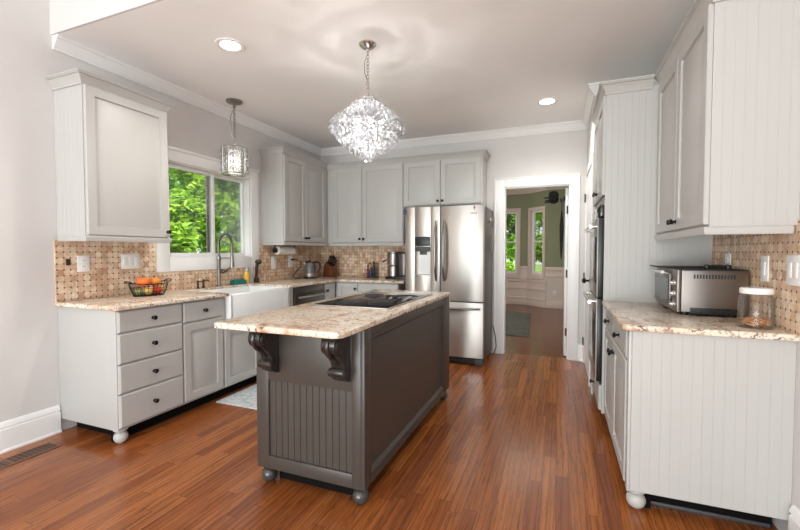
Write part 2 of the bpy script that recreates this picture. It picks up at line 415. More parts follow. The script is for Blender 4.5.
# baseboards
BP = [(0, 0), (.026, 0), (.026, .010), (.018, .018), (.018, .142), (.010, .146), (.010, .152), (.017, .156), (.016, .168), (.008, .186), (0, .19)]
S('baseboard_left', MB().sweep([(XW, YT - 6), (XW, 1.715)], BP), 'trim_white', 'tall white baseboard along the left wall', 'baseboard')
S('baseboard_right', MB().sweep([(XR, 2.168), (XR, .3)], BP), 'trim_white', 'tall white baseboard on the right wall beside the end panel', 'baseboard')
S('baseboard_back', MB().sweep([(.212, YB), (.287, YB), (.287, 5.0)], BP), 'trim_white', 'short white baseboard right of the doorway casing', 'baseboard')
# crown molding
CP = [(0, -.092), (.014, -.092), (.014, -.084), (.010, -.081), (.020, -.074), (.030, -.058), (.046, -.038), (.052, -.030), (.052, -.024), (.048, -.021), (.060, -.016), (.060, -.006), (.066, -.006), (.066, 0), (0, 0)]
S('trim_1', MB().sweep([(XW, 1.735), (XW, YB), (.287, YB), (.287, 4.012), (XR, 4.012)], CP, H - .0005), 'trim_white', 'white crown molding round the kitchen ceiling', 'molding')
# door casing
d = SE('door_1', 'white cased doorway to the nook with an open white door', 'door', (0, YB, 0))
m = MB()
m.box(DX0 - .10, DX0, -.022, 0, 0, DZ + .10, .004); m.box(DX1, DX1 + .10, -.022, 0, 0, DZ + .10, .004); m.box(DX0, DX1, -.022, 0, DZ, DZ + .10, .004)
for xa, xb in ((DX0 - .115, DX0 - .098), (DX1 + .085, DX1 + .103)): m.box(xa, xb, -.028, 0, 0, DZ + .115, .004)
m.box(DX0 - .10, DX1 + .10, -.028, 0, DZ + .10, DZ + .115, .004)
m.build('casing', 'trim_white', d)
MB().box(DX0, DX0 + .015, 0, .12, 0, DZ).box(DX1 - .015, DX1, 0, .12, 0, DZ).box(DX0 + .015, DX1 - .015, 0, .12, DZ - .015, DZ).build('jamb', 'trim_white', d)
lf = MB().box(.068, .098, .125, .86, .012, 2.02, .002).build('door_leaf', 'trim_white', d)
for z in (.30, 1.0, 1.76):
    MB().box(.0945, .1125, .085, .1245, z - .045, z + .045).cyl((.088, .118, z - .047), (.088, .118, z + .047), .008).build('hinge', 'bronze', d)
# closet door beside the ovens
d = SE('door_2', 'narrow white closet door between the ovens and the doorway', 'door', (.287, 4.97, 0), -PI / 2)
m = MB()
m.rings([(.003, .797, .01, 2.09, .03), (.003, .797, .01, 2.09, 0.0), (.006, .794, .013, 2.087, -.004)]).build('door_leaf', 'trim_white', d)
MB().box(-.03, .0, -.012, .02, 0, 2.10, .003).box(.80, .86, -.012, .0, 0, 2.10, .003).box(-.03, .86, -.012, 0, 2.10, 2.17, .003).build('casing', 'trim_white', d)
for z in (.25, .98, 1.86):
    MB().box(-.012, .012, -.02, -.0125, z - .045, z + .045).cyl((0, -.02, z - .047), (0, -.02, z + .047), .007).build('hinge', 'bronze', d)
MB().lathe([(.028, .004), (.028, .012), (.010, .016), (.010, .04), (.024, .046), (.028, .06), (.018, .074), (.002, .078)], (.735, 0, .985), 16, 'y-').build('door_handle', 'black_iron', d)

# sink window
def window(name, label, loc, rz, x0, x1, z0, z1, cas, depth, split=None, mat='trim_white', cap=True, sill=True, casd=.02):
    d = SE(name, label, 'window', loc, rz)
    m = MB(); c = cas
    m.box(x0 - c, x0, -casd, 0, z0 - c, z1 + c, .003); m.box(x1, x1 + c, -casd, 0, z0 - c, z1 + c, .003)
    m.box(x0, x1, -casd, 0, z1, z1 + c, .003); m.box(x0, x1, -casd, 0, z0 - c, z0, .003)
    if cap: m.box(x0 - c - .008, x1 + c + .008, -casd - .012, 0, z1 + c - .022, z1 + c + .004, .004)
    m.build('window_casing', mat, d)
    m = MB(); t = .012
    m.box(x0, x0 + t, 0, depth, z0, z1); m.box(x1 - t, x1, 0, depth, z0, z1); m.box(x0 + t, x1 - t, 0, depth, z1 - t, z1); m.box(x0 + t, x1 - t, 0, depth, z0, z0 + t)
    m.build('window_frame', mat, d)
    return d
def sash(d, x0, x1, z0, z1, y, fw, mat='trim_white', th=.03, hb=None):
    m = MB()
    m.box(x0, x0 + fw, y, y + th, z0, z1, .003); m.box(x1 - fw, x1, y, y + th, z0, z1, .003)
    m.box(x0 + fw, x1 - fw, y, y + th, z0, z0 + fw, .003); m.box(x0 + fw, x1 - fw, y, y + th, z1 - fw, z1, .003)
    if hb: m.box(x0 + fw, x1 - fw, y, y + th, hb - .015, hb + .015, .003)
    s = m.build('sash', mat, d)
    MB().box(x0 + fw - .004, x1 - fw + .004, y + th * .4, y + th * .6, z0 + fw - .004, z1 - fw + .004).build('pane', 'pane_glass', s)
    return s
d = window('window_1', 'white framed sliding sink window with green trees beyond', (XW, OY0, 0), PI / 2, 0, OY1 - OY0, OZ0, OZ1, .12, .12)
sash(d, .012, .562, OZ0 + .012, OZ1 - .012, .034, .034)
sash(d, .522, OY1 - OY0 - .012, OZ0 + .012, OZ1 - .012, .07, .032)
MB().box(.49, .522, .066, .074, OZ0 + .05, OZ1 - .05).build('screen_edge', 'nickel', d)

# nook walls and windows
HN = 2.78
S('ceiling_nook', MB().box(-2.6, 1.4, YB + .12, 10.4, HN, HN + .1), 'ceiling_paint', 'ceiling of the far nook', 'ceiling')
def wallhole(name, label, loc, rz, L, hole, mat='nook_green'):
    d = SE(name, label, 'wall', loc, rz); a, b, z0, z1 = hole; t = .14
    MB().box(0, a, 0, t, .9, HN).box(b, L, 0, t, .9, HN).box(a, b, 0, t, z1, HN).build('upper_wall', mat, d)
    m = MB().box(0, L, 0, t, 0, .735).box(0, a, 0, t, .735, .9).box(b, L, 0, t, .735, .9)
    m.box(0, L, -.014, 0, 0, .14, .003); m.box(0, L, -.016, 0, .60, .66, .003)
    m.box(0, L, -.024, 0, .14, .19, .003); m.box(0, L, -.024, 0, .38, .43, .003); m.box(0, L, -.024, 0, .56, .60, .003)
    n = max(1, round(L / .55))
    for i in range(n + 1):
        c = min(max(i * L / n, .03), L - .03); m.box(c - .03, c + .03, -.0125, 0, .19, .62)
    m.box(0, a - .075, -.02, 0, .86, .92, .003) if a > .09 else None
    m.box(b + .075, L, -.02, 0, .86, .92, .003) if L - b > .09 else None
    m.build('wainscot', 'nook_cream', d)
    MB().prism([(0, HN), (0, HN - .15), (-.02, HN - .15), (-.05, HN - .10), (-.10, HN - .04), (-.11, HN)], 'x', 0, L).build('crown', 'nook_cream', d)
    return d
wallhole('wall_nook_far', 'green far nook wall with cream panelling under the window', (-2.5, 10.0, 0), 0, 1.80, (1.13, 1.575, .735, 2.23))
ang = math.atan2(-.43, .45); LB = math.hypot(.43, .45)
wallhole('wall_nook_bay', 'angled green bay wall of the nook with cream panelling', (-.70, 10.0, 0), ang, LB, (.115, .505, .735, 2.22))
for nm, lb, lc, rz, a, b, zt in (('window_2', 'far nook window seen at the left of the doorway', (-2.5, 10, 0), 0, 1.13, 1.575, 2.23), ('window_3', 'angled bay window of the nook right of the far window', (-.70, 10, 0), ang, .115, .505, 2.22)):
    d = window(nm, lb, lc, rz, a, b, .74, zt, .07, .14, mat='nook_cream', cap=False)
    sash(d, a + .012, b - .012, .752, zt - .012, .03, .04, 'trim_white', hb=1.5)
    MB().box(a - .08, b + .08, -.045, 0, .635, .668, .005).build('window_sill', 'nook_cream', d)
m = MB().box(-.25, 1.4, 9.57, 9.7, .9, HN); S('wall_nook_right', m, 'nook_green', 'green wall at the right end of the nook', 'wall')
m = MB().box(-.25, 1.4, 9.57, 9.7, 0, .9).box(-.25, 1.4, 9.556, 9.57, 0, .16, .003).box(-.25, 1.4, 9.545, 9.57, .84, .92, .004).box(-.25, 1.4, 9.552, 9.57, .70, .75, .003)
S('trim_4', m, 'nook_cream', 'cream wainscot under the green nook wall at right', 'trim')
S('trim_5', MB().prism([(9.57, HN), (9.57, HN - .15), (9.55, HN - .15), (9.52, HN - .1), (9.47, HN - .04), (9.46, HN)], 'x', -.25, 1.4), 'nook_cream', 'cream crown molding over the right nook wall', 'molding')
S('wall_nook_side', MB().box(1.3, 1.4, YB + .12, 9.57, 0, HN), 'nook_green', 'green side wall of the nook behind the open door', 'wall')
S('wall_nook_left', MB().box(-2.6, -2.5, YB + .12, 10.2, 0, HN), 'nook_green', 'green left wall of the nook', 'wall')
def plate(name, label, x, z, wd, ht, loc, rz, kind, group=None):
    d = T(name, label, 'wall plate' if kind != 'o' else 'outlet', loc, rz, group)
    MB().box(x - wd / 2, x + wd / 2, -.006, 0, z - ht / 2, z + ht / 2, .003).build('plate', 'white_plastic', d)
    n = max(1, round(wd / .05)) if wd > .09 else 1
    for i in range(n):
        c = x + (i - (n - 1) / 2) * .046
        if kind == 'o':
            for s_ in (-.021, .021):
                r = MB().box(c - .016, c + .016, -.009, -.006, z + s_ - .014, z + s_ + .014, .004).build('socket', 'white_plastic', d)
                MB().box(c - .007, c - .005, -.0095, -.009, z + s_ - .004, z + s_ + .006).box(c + .005, c + .007, -.0095, -.009, z + s_ - .004, z + s_ + .006).build('slot', 'black_plastic', r)
        elif kind == 's':
            MB().box(c - .016, c + .016, -.010, -.006, z - .033, z + .033, .002).build('switch', 'white_plastic', d)
    return d
plate('wall_outlet', 'small outlet on the cream wainscot seen through the doorway', -.07, .34, .075, .115, (0, 9.57, 0), 0, 'o')
# ------------------------------------------------------------------ backsplash
TH = .008
m = MB().box(XW, XW + TH, 1.712, YB, .9145, 1.084).box(XW, XW + TH, 1.712, 2.465, 1.085, 1.34).box(XW, XW + TH, 3.741, YB, 1.085, 1.37)
S('wall_tile_left', m, 'mosaic_side', 'tan basketweave mosaic backsplash behind the sink run', 'backsplash')
S('wall_tile_back', MB().box(XW + TH, -1.70, YB - TH, YB, .9145, 1.37), 'mosaic_back', 'tan basketweave mosaic backsplash behind the coffee maker', 'backsplash')
S('wall_tile_right', MB().box(XR - TH, XR, 1.95, YT, .9145, 1.40), 'mosaic_side', 'tan basketweave mosaic backsplash behind the toaster oven', 'backsplash')

# ------------------------------------------------------------------ cabinet parts (local: x right, -y towards the viewer)
def knob(parent, x, z, y, r=.016, mat='black_iron'):
    return MB().lathe([(r * .75, 0), (r * .75, .003), (r * .38, .006), (r * .38, .016), (r * .9, .020), (r, .026), (r * .8, .031), (r * .1, .034)], (x, y, z), 14, 'y-').build('knob', mat, parent)
def door(root, x0, x1, z0, z1, kx=None, kz=None, t=.02, fw=.060, mat='cabinet_grey', name='door', flat=False):
    f = min(fw, (x1 - x0) * .25)
    rs = [(x0, x1, z0, z1, -.0005), (x0, x1, z0, z1, -t + .005), (x0 + .005, x1 - .005, z0 + .005, z1 - .005, -t)]
    if not flat:
        q = lambda i, y: (x0 + i, x1 - i, z0 + i, z1 - i, y)
        g = min(.036, (x1 - x0) * .12)
        rs += [q(f, -t), q(f + .002, -t + .013), q(f + .008, -t + .013), q(f + .010 + g, -t + .001)]
    d = MB().rings(rs).build(name, mat, root, 20)
    if kx is not None: knob(d, kx, kz, -t)
    return d
def drawer(root, x0, x1, z0, z1, t=.02, knobs=True):
    rs = [(x0, x1, z0, z1, -.0005), (x0, x1, z0, z1, -t + .007), (x0 + .008, x1 - .008, z0 + .008, z1 - .008, -t)]
    d = MB().rings(rs).build('drawer', 'cabinet_grey', root, 20)
    if knobs: knob(d, (x0 + x1) / 2, (z0 + z1) / 2, -t)
    return d
KICK, TOP = .098, .884
def ballfoot(root, x, y, mat, r=.042, top=KICK):
    zc = r * .98; pr = [(r * .35, 0)] + [(r * math.cos(R(a_)), zc + r * math.sin(R(a_))) for a_ in range(-65, 66, 10)]
    if mat == 'cabinet_grey': pr += [(r * .42, top * .86), (r * .95, top * .88), (r * 1.0, top * .93), (r * .9, top)] if top > zc + r * .8 else [(r * .5, top)]
    else: pr += [(r * .40, max(top - .004, zc + r * .92)), (r * .7, max(top - .003, zc + r * .93)), (r * .7, top)]
    return MB().lathe(pr, (x, y, 0), 24).build('ball_foot', mat, root)
# crown on wall cabinets
WC = [(0, -.028), (.010, -.028), (.010, -.018), (.005, -.014), (.012, -.004), (.020, .012), (.032, .024), (.032, .028), (.028, .031), (.042, .036), (.042, .042), (.048, .043), (.048, .05), (0, .05)]
LRP = [(0, 0), (.006, .0), (.010, .012), (.010, .03), (.004, .036), (0, .036)]

# ---- left run: base cabinets, local x = world y - 1.721
LX = 1.721
c = T('base_cabinet', 'grey base cabinet of four drawers at the near end of the sink run', 'cabinet', (XF, LX, 0), PI / 2)
MB().box(.0205, .484, 0, .602, KICK, TOP - .001).build('carcass', 'cabinet_grey', c)
MB().box(0, .0195, -.0, .602, KICK - .004, TOP - .001, .001).build('side_panel', 'cabinet_grey', c)
for z0, z1 in ((.735, .874), (.531, .727), (.337, .523), (.112, .329)): drawer(c, .006, .478, z0, z1)
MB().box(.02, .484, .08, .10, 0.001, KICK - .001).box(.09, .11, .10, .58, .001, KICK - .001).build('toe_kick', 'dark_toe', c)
ballfoot(c, .04, .035, 'cabinet_grey')
c = T('base_cabinet', 'grey base cabinet with one drawer over one door, left of the farm sink', 'cabinet', (XF, LX, 0), PI / 2)
MB().box(.485, .882, 0, .602, KICK, TOP - .001).build('carcass', 'cabinet_grey', c)
drawer(c, .489, .868, .722, .874); door(c, .489, .868, .115, .712)
MB().box(.485, .882, .08, .10, 0.001, KICK - .001).build('toe_kick', 'dark_toe', c)
c = T('base_cabinet', 'grey two door base cabinet under the white farm sink', 'cabinet', (XF, LX, 0), PI / 2)
MB().box(.883, 1.856, 0, .602, KICK, .612).box(1.745, 1.856, 0, .602, .612, TOP - .001).box(.883, .908, 0, .602, .612, TOP - .001).build('carcass', 'cabinet_grey', c)
door(c, .888, 1.325, .115, .604); door(c, 1.331, 1.75, .115, .604)
MB().box(.883, 1.856, .08, .10, 0.001, KICK - .001).build('toe_kick', 'dark_toe', c)
# dishwasher
c = T('dishwasher', 'stainless dishwasher between the farm sink and the corner cabinet', 'dishwasher', (XF, LX, 0), PI / 2)
MB().box(1.862, 2.456, .02, .58, .02, TOP - .004).build('body', 'steel_dark', c)
dd = MB().box(1.864, 2.454, -.022, .018, .11, .80, .004).build('door', 'steel_dark', c)
MB().box(1.864, 2.454, -.018, .018, .803, TOP - .006, .003).build('control_panel', 'steel_dark', c)
MB().cyl((1.90, -.055, .765), (2.42, -.055, .765), .011).cyl((1.93, -.056, .765), (1.93, -.02, .765), .008).cyl((2.39, -.056, .765), (2.39, -.02, .765), .008).build('handle', 'steel', dd)
# corner base and back run
c = T('base_cabinet', 'narrow grey corner base cabinet right of the dishwasher', 'cabinet', (XF, LX, 0), PI / 2)
MB().box(2.462, 2.722, 0, .602, KICK, TOP - .001).build('carcass', 'cabinet_grey', c)
door(c, 2.468, 2.70, .115, .872, 2.492, .79, fw=.05)
MB().box(2.462, 2.722, .08, .10, .001, KICK - .001).build('toe_kick', 'dark_toe', c)
c = T('base_cabinet', 'grey base cabinet on the back wall beside the refrigerator', 'cabinet', (XF, YB - .603, 0), 0)
MB().box(.001, .865, 0, .60, KICK, TOP - .001).build('carcass', 'cabinet_grey', c)
door(c, .045, .322, .115, .872, .295, .80, fw=.05); drawer(c, .332, .862, .70, .872); drawer(c, .332, .862, .41, .69); drawer(c, .332, .862, .115, .40)
MB().box(.09, .865, .08, .10, .001, KICK - .001).build('toe_kick', 'dark_toe', c)
# L countertop
def arc(cx, cy, r, a0, a1, n=6): return [(cx + r * math.cos(R(a0 + (a1 - a0) * i / n)), cy + r * math.sin(R(a0 + (a1 - a0) * i / n))) for i in range(n + 1)]
FX = XF + .045; r_ = .03
poly = [(XW + .0005, 1.70)] + arc(FX - r_, 1.70 + r_, r_, -90, 0) + [(FX, 2.635), (-3.125, 2.635), (-3.125, 3.462), (FX, 3.462), (FX, YB - .645), (-1.70, YB - .645), (-1.70, YB - .0005), (XW + .0005, YB - .0005)]
tag(MB().prism(poly, 'z', TOP, .914, .007).build('countertop', 'granite'), 'speckled tan granite countertop wrapping from the fruit basket to the refrigerator', 'countertop')
# farm sink
SX0, SX1, SY0, SY1, SZ0, SZ1 = -3.118, XF + .05, 2.643, 3.454, .622, .898
m = MB().box(SX0, SX1, SY0, SY0 + .03, SZ0, SZ1, .008).box(SX0, SX1, SY1 - .03, SY1, SZ0, SZ1, .008).box(SX0, SX0 + .03, SY0 + .02, SY1 - .02, SZ0, SZ1, .008).box(SX1 - .035, SX1, SY0 + .001, SY1 - .001, SZ0 + .001, SZ1 - .0005, .012, 3).box(SX0 + .02, SX1 - .02, SY0 + .02, SY1 - .02, SZ0, SZ0 + .03)
c = T('farm_sink', 'white apron front farmhouse sink under the window', 'sink', (0, 0, 0)); m.build('basin', 'porcelain', c)
MB().lathe([(.045, 0), (.045, .004), (.03, .002), (.001, .001)], ((SX0 + SX1) / 2, (SY0 + SY1) / 2, SZ0 + .03), 20).build('drain', 'steel', c)

# ---- wall cabinets
def wallcab(label, loc, rz, W, D, z0, z1, doors, crown=None, rail=None, bead=(), zr=.04, stile=0):
    c = T('wall_cabinet', label, 'cabinet', loc, rz)
    MB().box(.0005 if 'l' not in bead else .012, W - (.0005 if 'r' not in bead else .012), 0, D - .001, z0, z1).build('carcass', 'cabinet_grey', c)
    if 'l' in bead:
        b = MB().bead(-D + .001, 0, z0, z1, 0, .0115); b.xf(Matrix.Rotation(-PI / 2, 4, 'Z')); b.build('side_panel', 'cabinet_grey', c, 20)
    if 'r' in bead:
        b = MB().bead(0, D - .001, z0, z1, 0, .0115); b.xf(Matrix.Translation((W, 0, 0)) @ Matrix.Rotation(PI / 2, 4, 'Z')); b.build('side_panel', 'cabinet_grey', c, 20)
    for x0, x1, a, b_, kx in doors: door(c, x0, x1, a, b_, kx, a + .045 if kx else None)
    if crown: MB().sweep(crown, WC, z1).build('crown', 'cabinet_grey', c, 25)
    if rail: MB().sweep(rail, LRP, z0 - .0365).box(0.012, W - .012, .012, D - .02, z0 - .006, z0 - .0005).build('light_rail', 'cabinet_grey', c, 25)
    return c
D = .325 - .02
XU = XW + D     # carcass front
wallcab('large single door wall cabinet with beadboard side, left of the sink window', (XU, 1.733, 0), PI / 2, .615, D, 1.37, 2.395,
        [(.006, .609, 1.375, 2.37, .592)], [(0, D - .001), (0, 0), (.615, 0), (.615, D - .001)], [(0, D - .02), (0, -.012), (.615, -.012), (.615, D - .02)], 'l')
wallcab('tall two door wall cabinet on the left wall in the far corner', (XU, 3.806, 0), PI / 2, .937 + D - .001, D, 1.375, 2.395,
        [(.008, .424, 1.385, 2.37, .400), (.430, .88, 1.385, 2.37, .455)], [(0, D - .001), (0, 0), (.937 - .0205, 0)], [(0, D - .02), (0, -.012), (.937 - .035, -.012)], 'l')
YU = YB - D
wallcab('tall two door wall cabinet on the back wall above the coffee maker', (XU + .001, YU, 0), 0, 1.112, D, 1.375, 2.395,
        [(.095, .528, 1.385, 2.37, .503), (.534, 1.106, 1.385, 2.37, .559)], [(.0, 0), (1.112, 0)], [(.03, -.012), (1.112, -.012)])
wallcab('short two door wall cabinet above the refrigerator', (XU + 1.115, YU, 0), 0, .985, D, 1.825, 2.395,
        [(.004, .478, 1.835, 2.37, .452), (.484, .965, 1.835, 2.37, .51)], [(.0, 0), (.985, 0), (.985, D - .001)])
# right wall cabinet (faces -x), local x runs towards the camera
XUR = .629
wallcab('two door wall cabinet with beadboard end above the toaster oven', (XUR + .0, YT - .002, 0), -PI / 2, YT - .002 - 2.20, XR - XUR, 1.375, 2.39,
        [(.01, .487, 1.385, 2.365, .462), (.493, .985, 1.385, 2.365, .518)], [(0.0, 0), (YT - .002 - 2.20, 0), (YT - .002 - 2.20, XR - XUR - .001)], [(0, -.012), (YT - .002 - 2.20, -.012), (YT - .002 - 2.20, XR - XUR - .02)], 'r')

# ---- right base
RXF = .334; RW = YT - .002 - 2.190
c = T('base_cabinet', 'grey base cabinet with two drawers and two doors under the toaster oven', 'cabinet', (RXF, YT - .002, 0), -PI / 2)
RD = XR - RXF
MB().box(0, RW - .0125, 0, RD - .001, KICK, TOP - .001).build('carcass', 'cabinet_grey', c)
b = MB().bead(.0, RD - .001, KICK + .008, TOP - .001, 0, .0115); b.xf(Matrix.Translation((RW, 0, 0)) @ Matrix.Rotation(PI / 2, 4, 'Z')); b.build('side_panel', 'cabinet_grey', c, 20)
MB().box(RW - .05, RW - .002, -.014, -.0005, KICK, TOP - .001, .002).build('stile', 'cabinet_grey', c)
hw = (RW - .055) / 2
drawer(c, .006, hw - .003, .735, .874); drawer(c, hw + .003, RW - .056, .735, .874)
door(c, .006, hw - .003, .115, .725, hw - .03, .655); door(c, hw + .003, RW - .056, .115, .725, hw + .03, .655)
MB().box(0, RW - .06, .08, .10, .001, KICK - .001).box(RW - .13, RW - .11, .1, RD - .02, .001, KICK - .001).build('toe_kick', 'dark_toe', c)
MB().box(RW - .1095, RW - .095, .09, RD - .03, .001, .02, .004).build('shoe_molding', 'rubber_grey', c)
ballfoot(c, RW - .05, .035, 'cabinet_grey', .043)
poly = [(XR - .0005, 2.168), (XR - .0005, YT - .0025), (RXF - .045, YT - .0025)] + arc(RXF - .045 + .03, 2.168 + .03, .03, 180, 270)
tag(MB().prism(poly, 'z', TOP, .914, .007).build('countertop', 'granite'), 'short speckled granite countertop under the toaster oven', 'countertop')

# ---- oven tower
TW = 4.011 - YT; TX = .300
c = T('oven_tower', 'tall grey cabinet tower around the double wall oven', 'cabinet', (TX, YT, 0), -PI / 2)
# local x = -(y-YT): the tower spans -TW..0
TD = XR - TX
MB().box(-TW + .001, -.0125, 0.03, TD - .001, 1.60, 2.39).box(-TW + .001, -.0125, .03, TD - .001, KICK, .30).box(-TW + .001, -TW + .03, 0.0, TD - .001, KICK, 2.39).box(-.035, -.0125, 0.0, TD - .001, KICK, 2.39).box(-TW + .03, -.035, 0, .03, 1.60, 1.66).box(-TW + .03, -.035, 0, .03, 2.36, 2.39).build('carcass', 'cabinet_grey', c)
b = MB().bead(0, TD - .001, KICK, 2.39, 0, .0115); b.xf(Matrix.Rotation(PI / 2, 4, 'Z')); b.build('side_panel', 'cabinet_grey', c, 20)
door(c, -TW + .008, -TW / 2 - .003, 1.665, 2.36, -TW / 2 - .03, 1.72); door(c, -TW / 2 + .003, -.012, 1.665, 2.36, -TW / 2 + .03, 1.72)
drawer(c, -TW + .02, -.02, .115, .295)
MB().sweep([(-TW + .001, 0), (0, 0), (0, .2805)], WC, 2.39).build('crown', 'cabinet_grey', c, 25)
MB().box(-TW + .01, -.02, .07, .09, .001, KICK - .001).build('toe_kick', 'dark_toe', c)
MB().prism([(-TW + .002, .001), (-TW + .11, .001), (-TW + .10, .03), (-TW + .06, .05), (-TW + .05, KICK - .001), (-TW + .002, KICK - .001)], 'y', -.02, .0, .003).build('bracket_foot', 'cabinet_grey', c)
o = T('wall_oven', 'stainless double wall oven built into the tall cabinet', 'oven', (TX, YT, 0), -PI / 2)
MB().box(-TW + .036, -.041, .004, .56, .305, 1.595).build('body', 'steel_dark', o)
MB().box(-TW + .024, -.026, -.024, -.001, 1.515, 1.60, .003).build('control_panel', 'oven_glass', o)
for z0, z1, hz in ((.93, 1.505, 1.445), (.32, .92, .955 - .06)):
    dd = MB().box(-TW + .024, -.026, -.036, -.001, z0, z1, .002).build('door', 'black_plastic', o)
    MB().box(-TW + .024, -.026, -.0405, -.0362, z0, z1, .001).build('front_panel', 'steel', dd)
    MB().box(-TW + .10, -.10, -.042, -.0405, z0 + .10, z1 - .13, .0005).build('glass', 'oven_glass', dd)
    MB().cyl((-TW + .05, -.085, hz), (-.055, -.085, hz), .013).cyl((-TW + .09, -.085, hz), (-TW + .09, -.04, hz), .012).cyl((-.095, -.085, hz), (-.095, -.04, hz), .012).build('handle', 'chrome', dd)

# ------------------------------------------------------------------ island
IX0, IX1, IY0, IY1 = -1.515, -.864, 1.723, 3.345
IK = .095
c = T('kitchen_island', 'dark grey kitchen island base with beadboard end and carved corbels', 'kitchen island', ((IX0 + IX1) / 2, (IY0 + IY1) / 2, 0))
ox, oy = (IX0 + IX1) / 2, (IY0 + IY1) / 2
def L(x, y): return x - ox, y - oy
m = MB()
X0, X1, Y0, Y1 = IX0 - ox, IX1 - ox, IY0 - oy, IY1 - oy
m.box(X0 + .02, X1 - .02, Y0 + .02, Y1 - .02, IK, TOP - .001)
m.build('carcass', 'island_grey', c)
# near end: frame with bead panel
m = MB(); f0, f1 = -1.437 - ox, -.934 - ox
m.box(X0, f0, Y0, Y0 + .02, IK, TOP - .001, .0015).box(f1, X1 - .0205, Y0, Y0 + .02, IK, TOP - .001, .0015).box(f0, f1, Y0, Y0 + .0195, IK, .165, .0015).box(f0, f1, Y0, Y0 + .0195, .577, TOP - .001, .0015)
m.build('end_frame', 'island_grey', c)
MB().bead(f0, f1, .165, .577, Y0 + .013, .0068, .040, .003, .002).build('bead_panel', 'island_grey', c, 20)
# right long side: frame with recessed flat panel
m = MB(); s0, s1 = 1.797 - oy, 3.17 - oy
m.box(X1 - .02, X1, Y0, s0, IK, TOP - .001, .0015).box(X1 - .02, X1, s1, Y1, IK, TOP - .001, .0015).box(X1 - .0195, X1, s0, s1, IK, .148, .0015).box(X1 - .0195, X1, s0, s1, .835, TOP - .001, .0015)
m.build('side_frame', 'island_grey', c)
MB().box(X1 - .0195, X1 - .017, s0, s1, .148, .835).build('side_panel', 'island_grey', c)
m = MB()
b = bmesh.new()
def ring_(a, x): return [b.verts.new(p) for p in ((x, s0 + a, .148 + a), (x, s1 - a, .148 + a), (x, s1 - a, .835 - a), (x, s0 + a, .835 - a))]
Q = [ring_(0, X1 - .002), ring_(.004, X1 - .0005), ring_(.018, X1 - .015), ring_(.018, X1 - .0168), ring_(0, X1 - .0168)]
for A_, B_ in zip(Q, Q[1:] + Q[:1]):
    for j in range(4): b.faces.new((A_[j], A_[(j + 1) % 4], B_[(j + 1) % 4], B_[j]))
bmesh.ops.recalc_face_normals(b, faces=b.faces[:]); m._take(b); m.build('panel_molding', 'island_grey', c, 20)
m = MB().box(X0, X0 + .02, Y0 + .0205, Y1, IK, TOP - .001, .0015).box(X0 + .0205, X1 - .0205, Y1 - .02, Y1, IK, TOP - .001); m.build('back_frame', 'island_grey', c)
for x, y in ((X0 + .045, Y0 + .045), (X1 - .045, Y0 + .045), (X0 + .045, Y1 - .045), (X1 - .045, Y1 - .045)): ballfoot(c, x, y, 'foot_grey', .042, IK)
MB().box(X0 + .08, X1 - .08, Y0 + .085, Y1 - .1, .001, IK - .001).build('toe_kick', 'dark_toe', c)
# corbels: S scroll profile in (y, z), y measured out from the island end
def corbel(x0, x1, label=None):
    def spiral(cy, cz, r0, r1, a0, a1, n): return [(cy + (r0 + (r1 - r0) * i / n) * math.cos(R(a0 + (a1 - a0) * i / n)), cz + (r0 + (r1 - r0) * i / n) * math.sin(R(a0 + (a1 - a0) * i / n))) for i in range(n + 1)]
    pr = [(0, .882), (.148, .882), (.152, .868)] + spiral(.104, .828, .052, .048, 40, -70, 10) + [(.104, .765), (.082, .748), (.066, .728), (.058, .708)] + spiral(.062, .684, .024, .022, 60, -75, 8) + [(.058, .655), (.046, .645), (.030, .634), (0, .625)]
    pts = [(Y0 - a, z) for a, z in pr]
    k_ = MB().prism(pts, 'x', x0, x1, .003).build('corbel', 'corbel_dark', c, 40)
    # raised rolls of the two scrolls
    MB().lathe([(.001, 0), (.03, 0), (.036, .006), (.036, x1 - x0 + .008), (.03, x1 - x0 + .014), (.001, x1 - x0 + .014)], (x0 - .007, Y0 - .110, .825), 20, 'x').build('scroll', 'corbel_dark', k_)
    MB().lathe([(.001, 0), (.016, 0), (.021, .005), (.021, x1 - x0 + .013), (.016, x1 - x0 + .018), (.001, x1 - x0 + .018)], (x0 - .009, Y0 - .064, .684), 18, 'x').build('scroll', 'corbel_dark', k_)
    MB().tube([(( x0 + x1) / 2, Y0 - a, z) for a, z in ((.152, .850), (.158, .828), (.151, .80), (.132, .778), (.105, .763), (.08, .745), (.066, .724))], .010, 8).build('ridge', 'corbel_dark', k_)
corbel(-1.432 - ox, -1.362 - ox); corbel(-1.012 - ox, -.938 - ox)
TX0, TX1, TY0, TY1 = -1.588, -.880, 1.492, 3.376
r_ = .06
TX1 = -.861
poly = arc(TX0 + .03, TY0 + .03, .03, 180, 270) + arc(TX1 - r_, TY0 + r_, r_, 270, 360) + arc(TX1 - .02, TY1 - .02, .02, 0, 90) + arc(TX0 + .02, TY1 - .02, .02, 90, 180)
tag(MB().prism(poly, 'z', TOP, .914, .008).build('countertop', 'granite'), 'cream and rust granite slab on the dark island, overhanging its near end', 'countertop')
k_ = T('cooktop', 'black glass cooktop set into the island granite', 'cooktop', (-1.222, 2.655, .9145))
MB().box(-.265, .265, -.445, .445, 0, .006, .002).build('glass', 'cooktop_glass', k_)
MB().box(-.276, -.2655, -.455, .455, 0, .008, .002).box(.2655, .276, -.455, .455, 0, .008, .002).box(-.2655, .2655, -.455, -.4455, 0, .008, .002).box(-.2655, .2655, .4455, .455, 0, .008, .002).build('rim', 'steel', k_)
for x, y, r in ((-.13, -.25, .09), (.13, -.25, .075), (-.13, .22, .075), (.13, .22, .10), (0, 0, .06)):
    MB().tube([(x + r * math.cos(a * PI / 20), y + r * math.sin(a * PI / 20), .0062) for a in range(40)], .0012, 4, True).build('burner_ring', 'rubber_grey', k_)
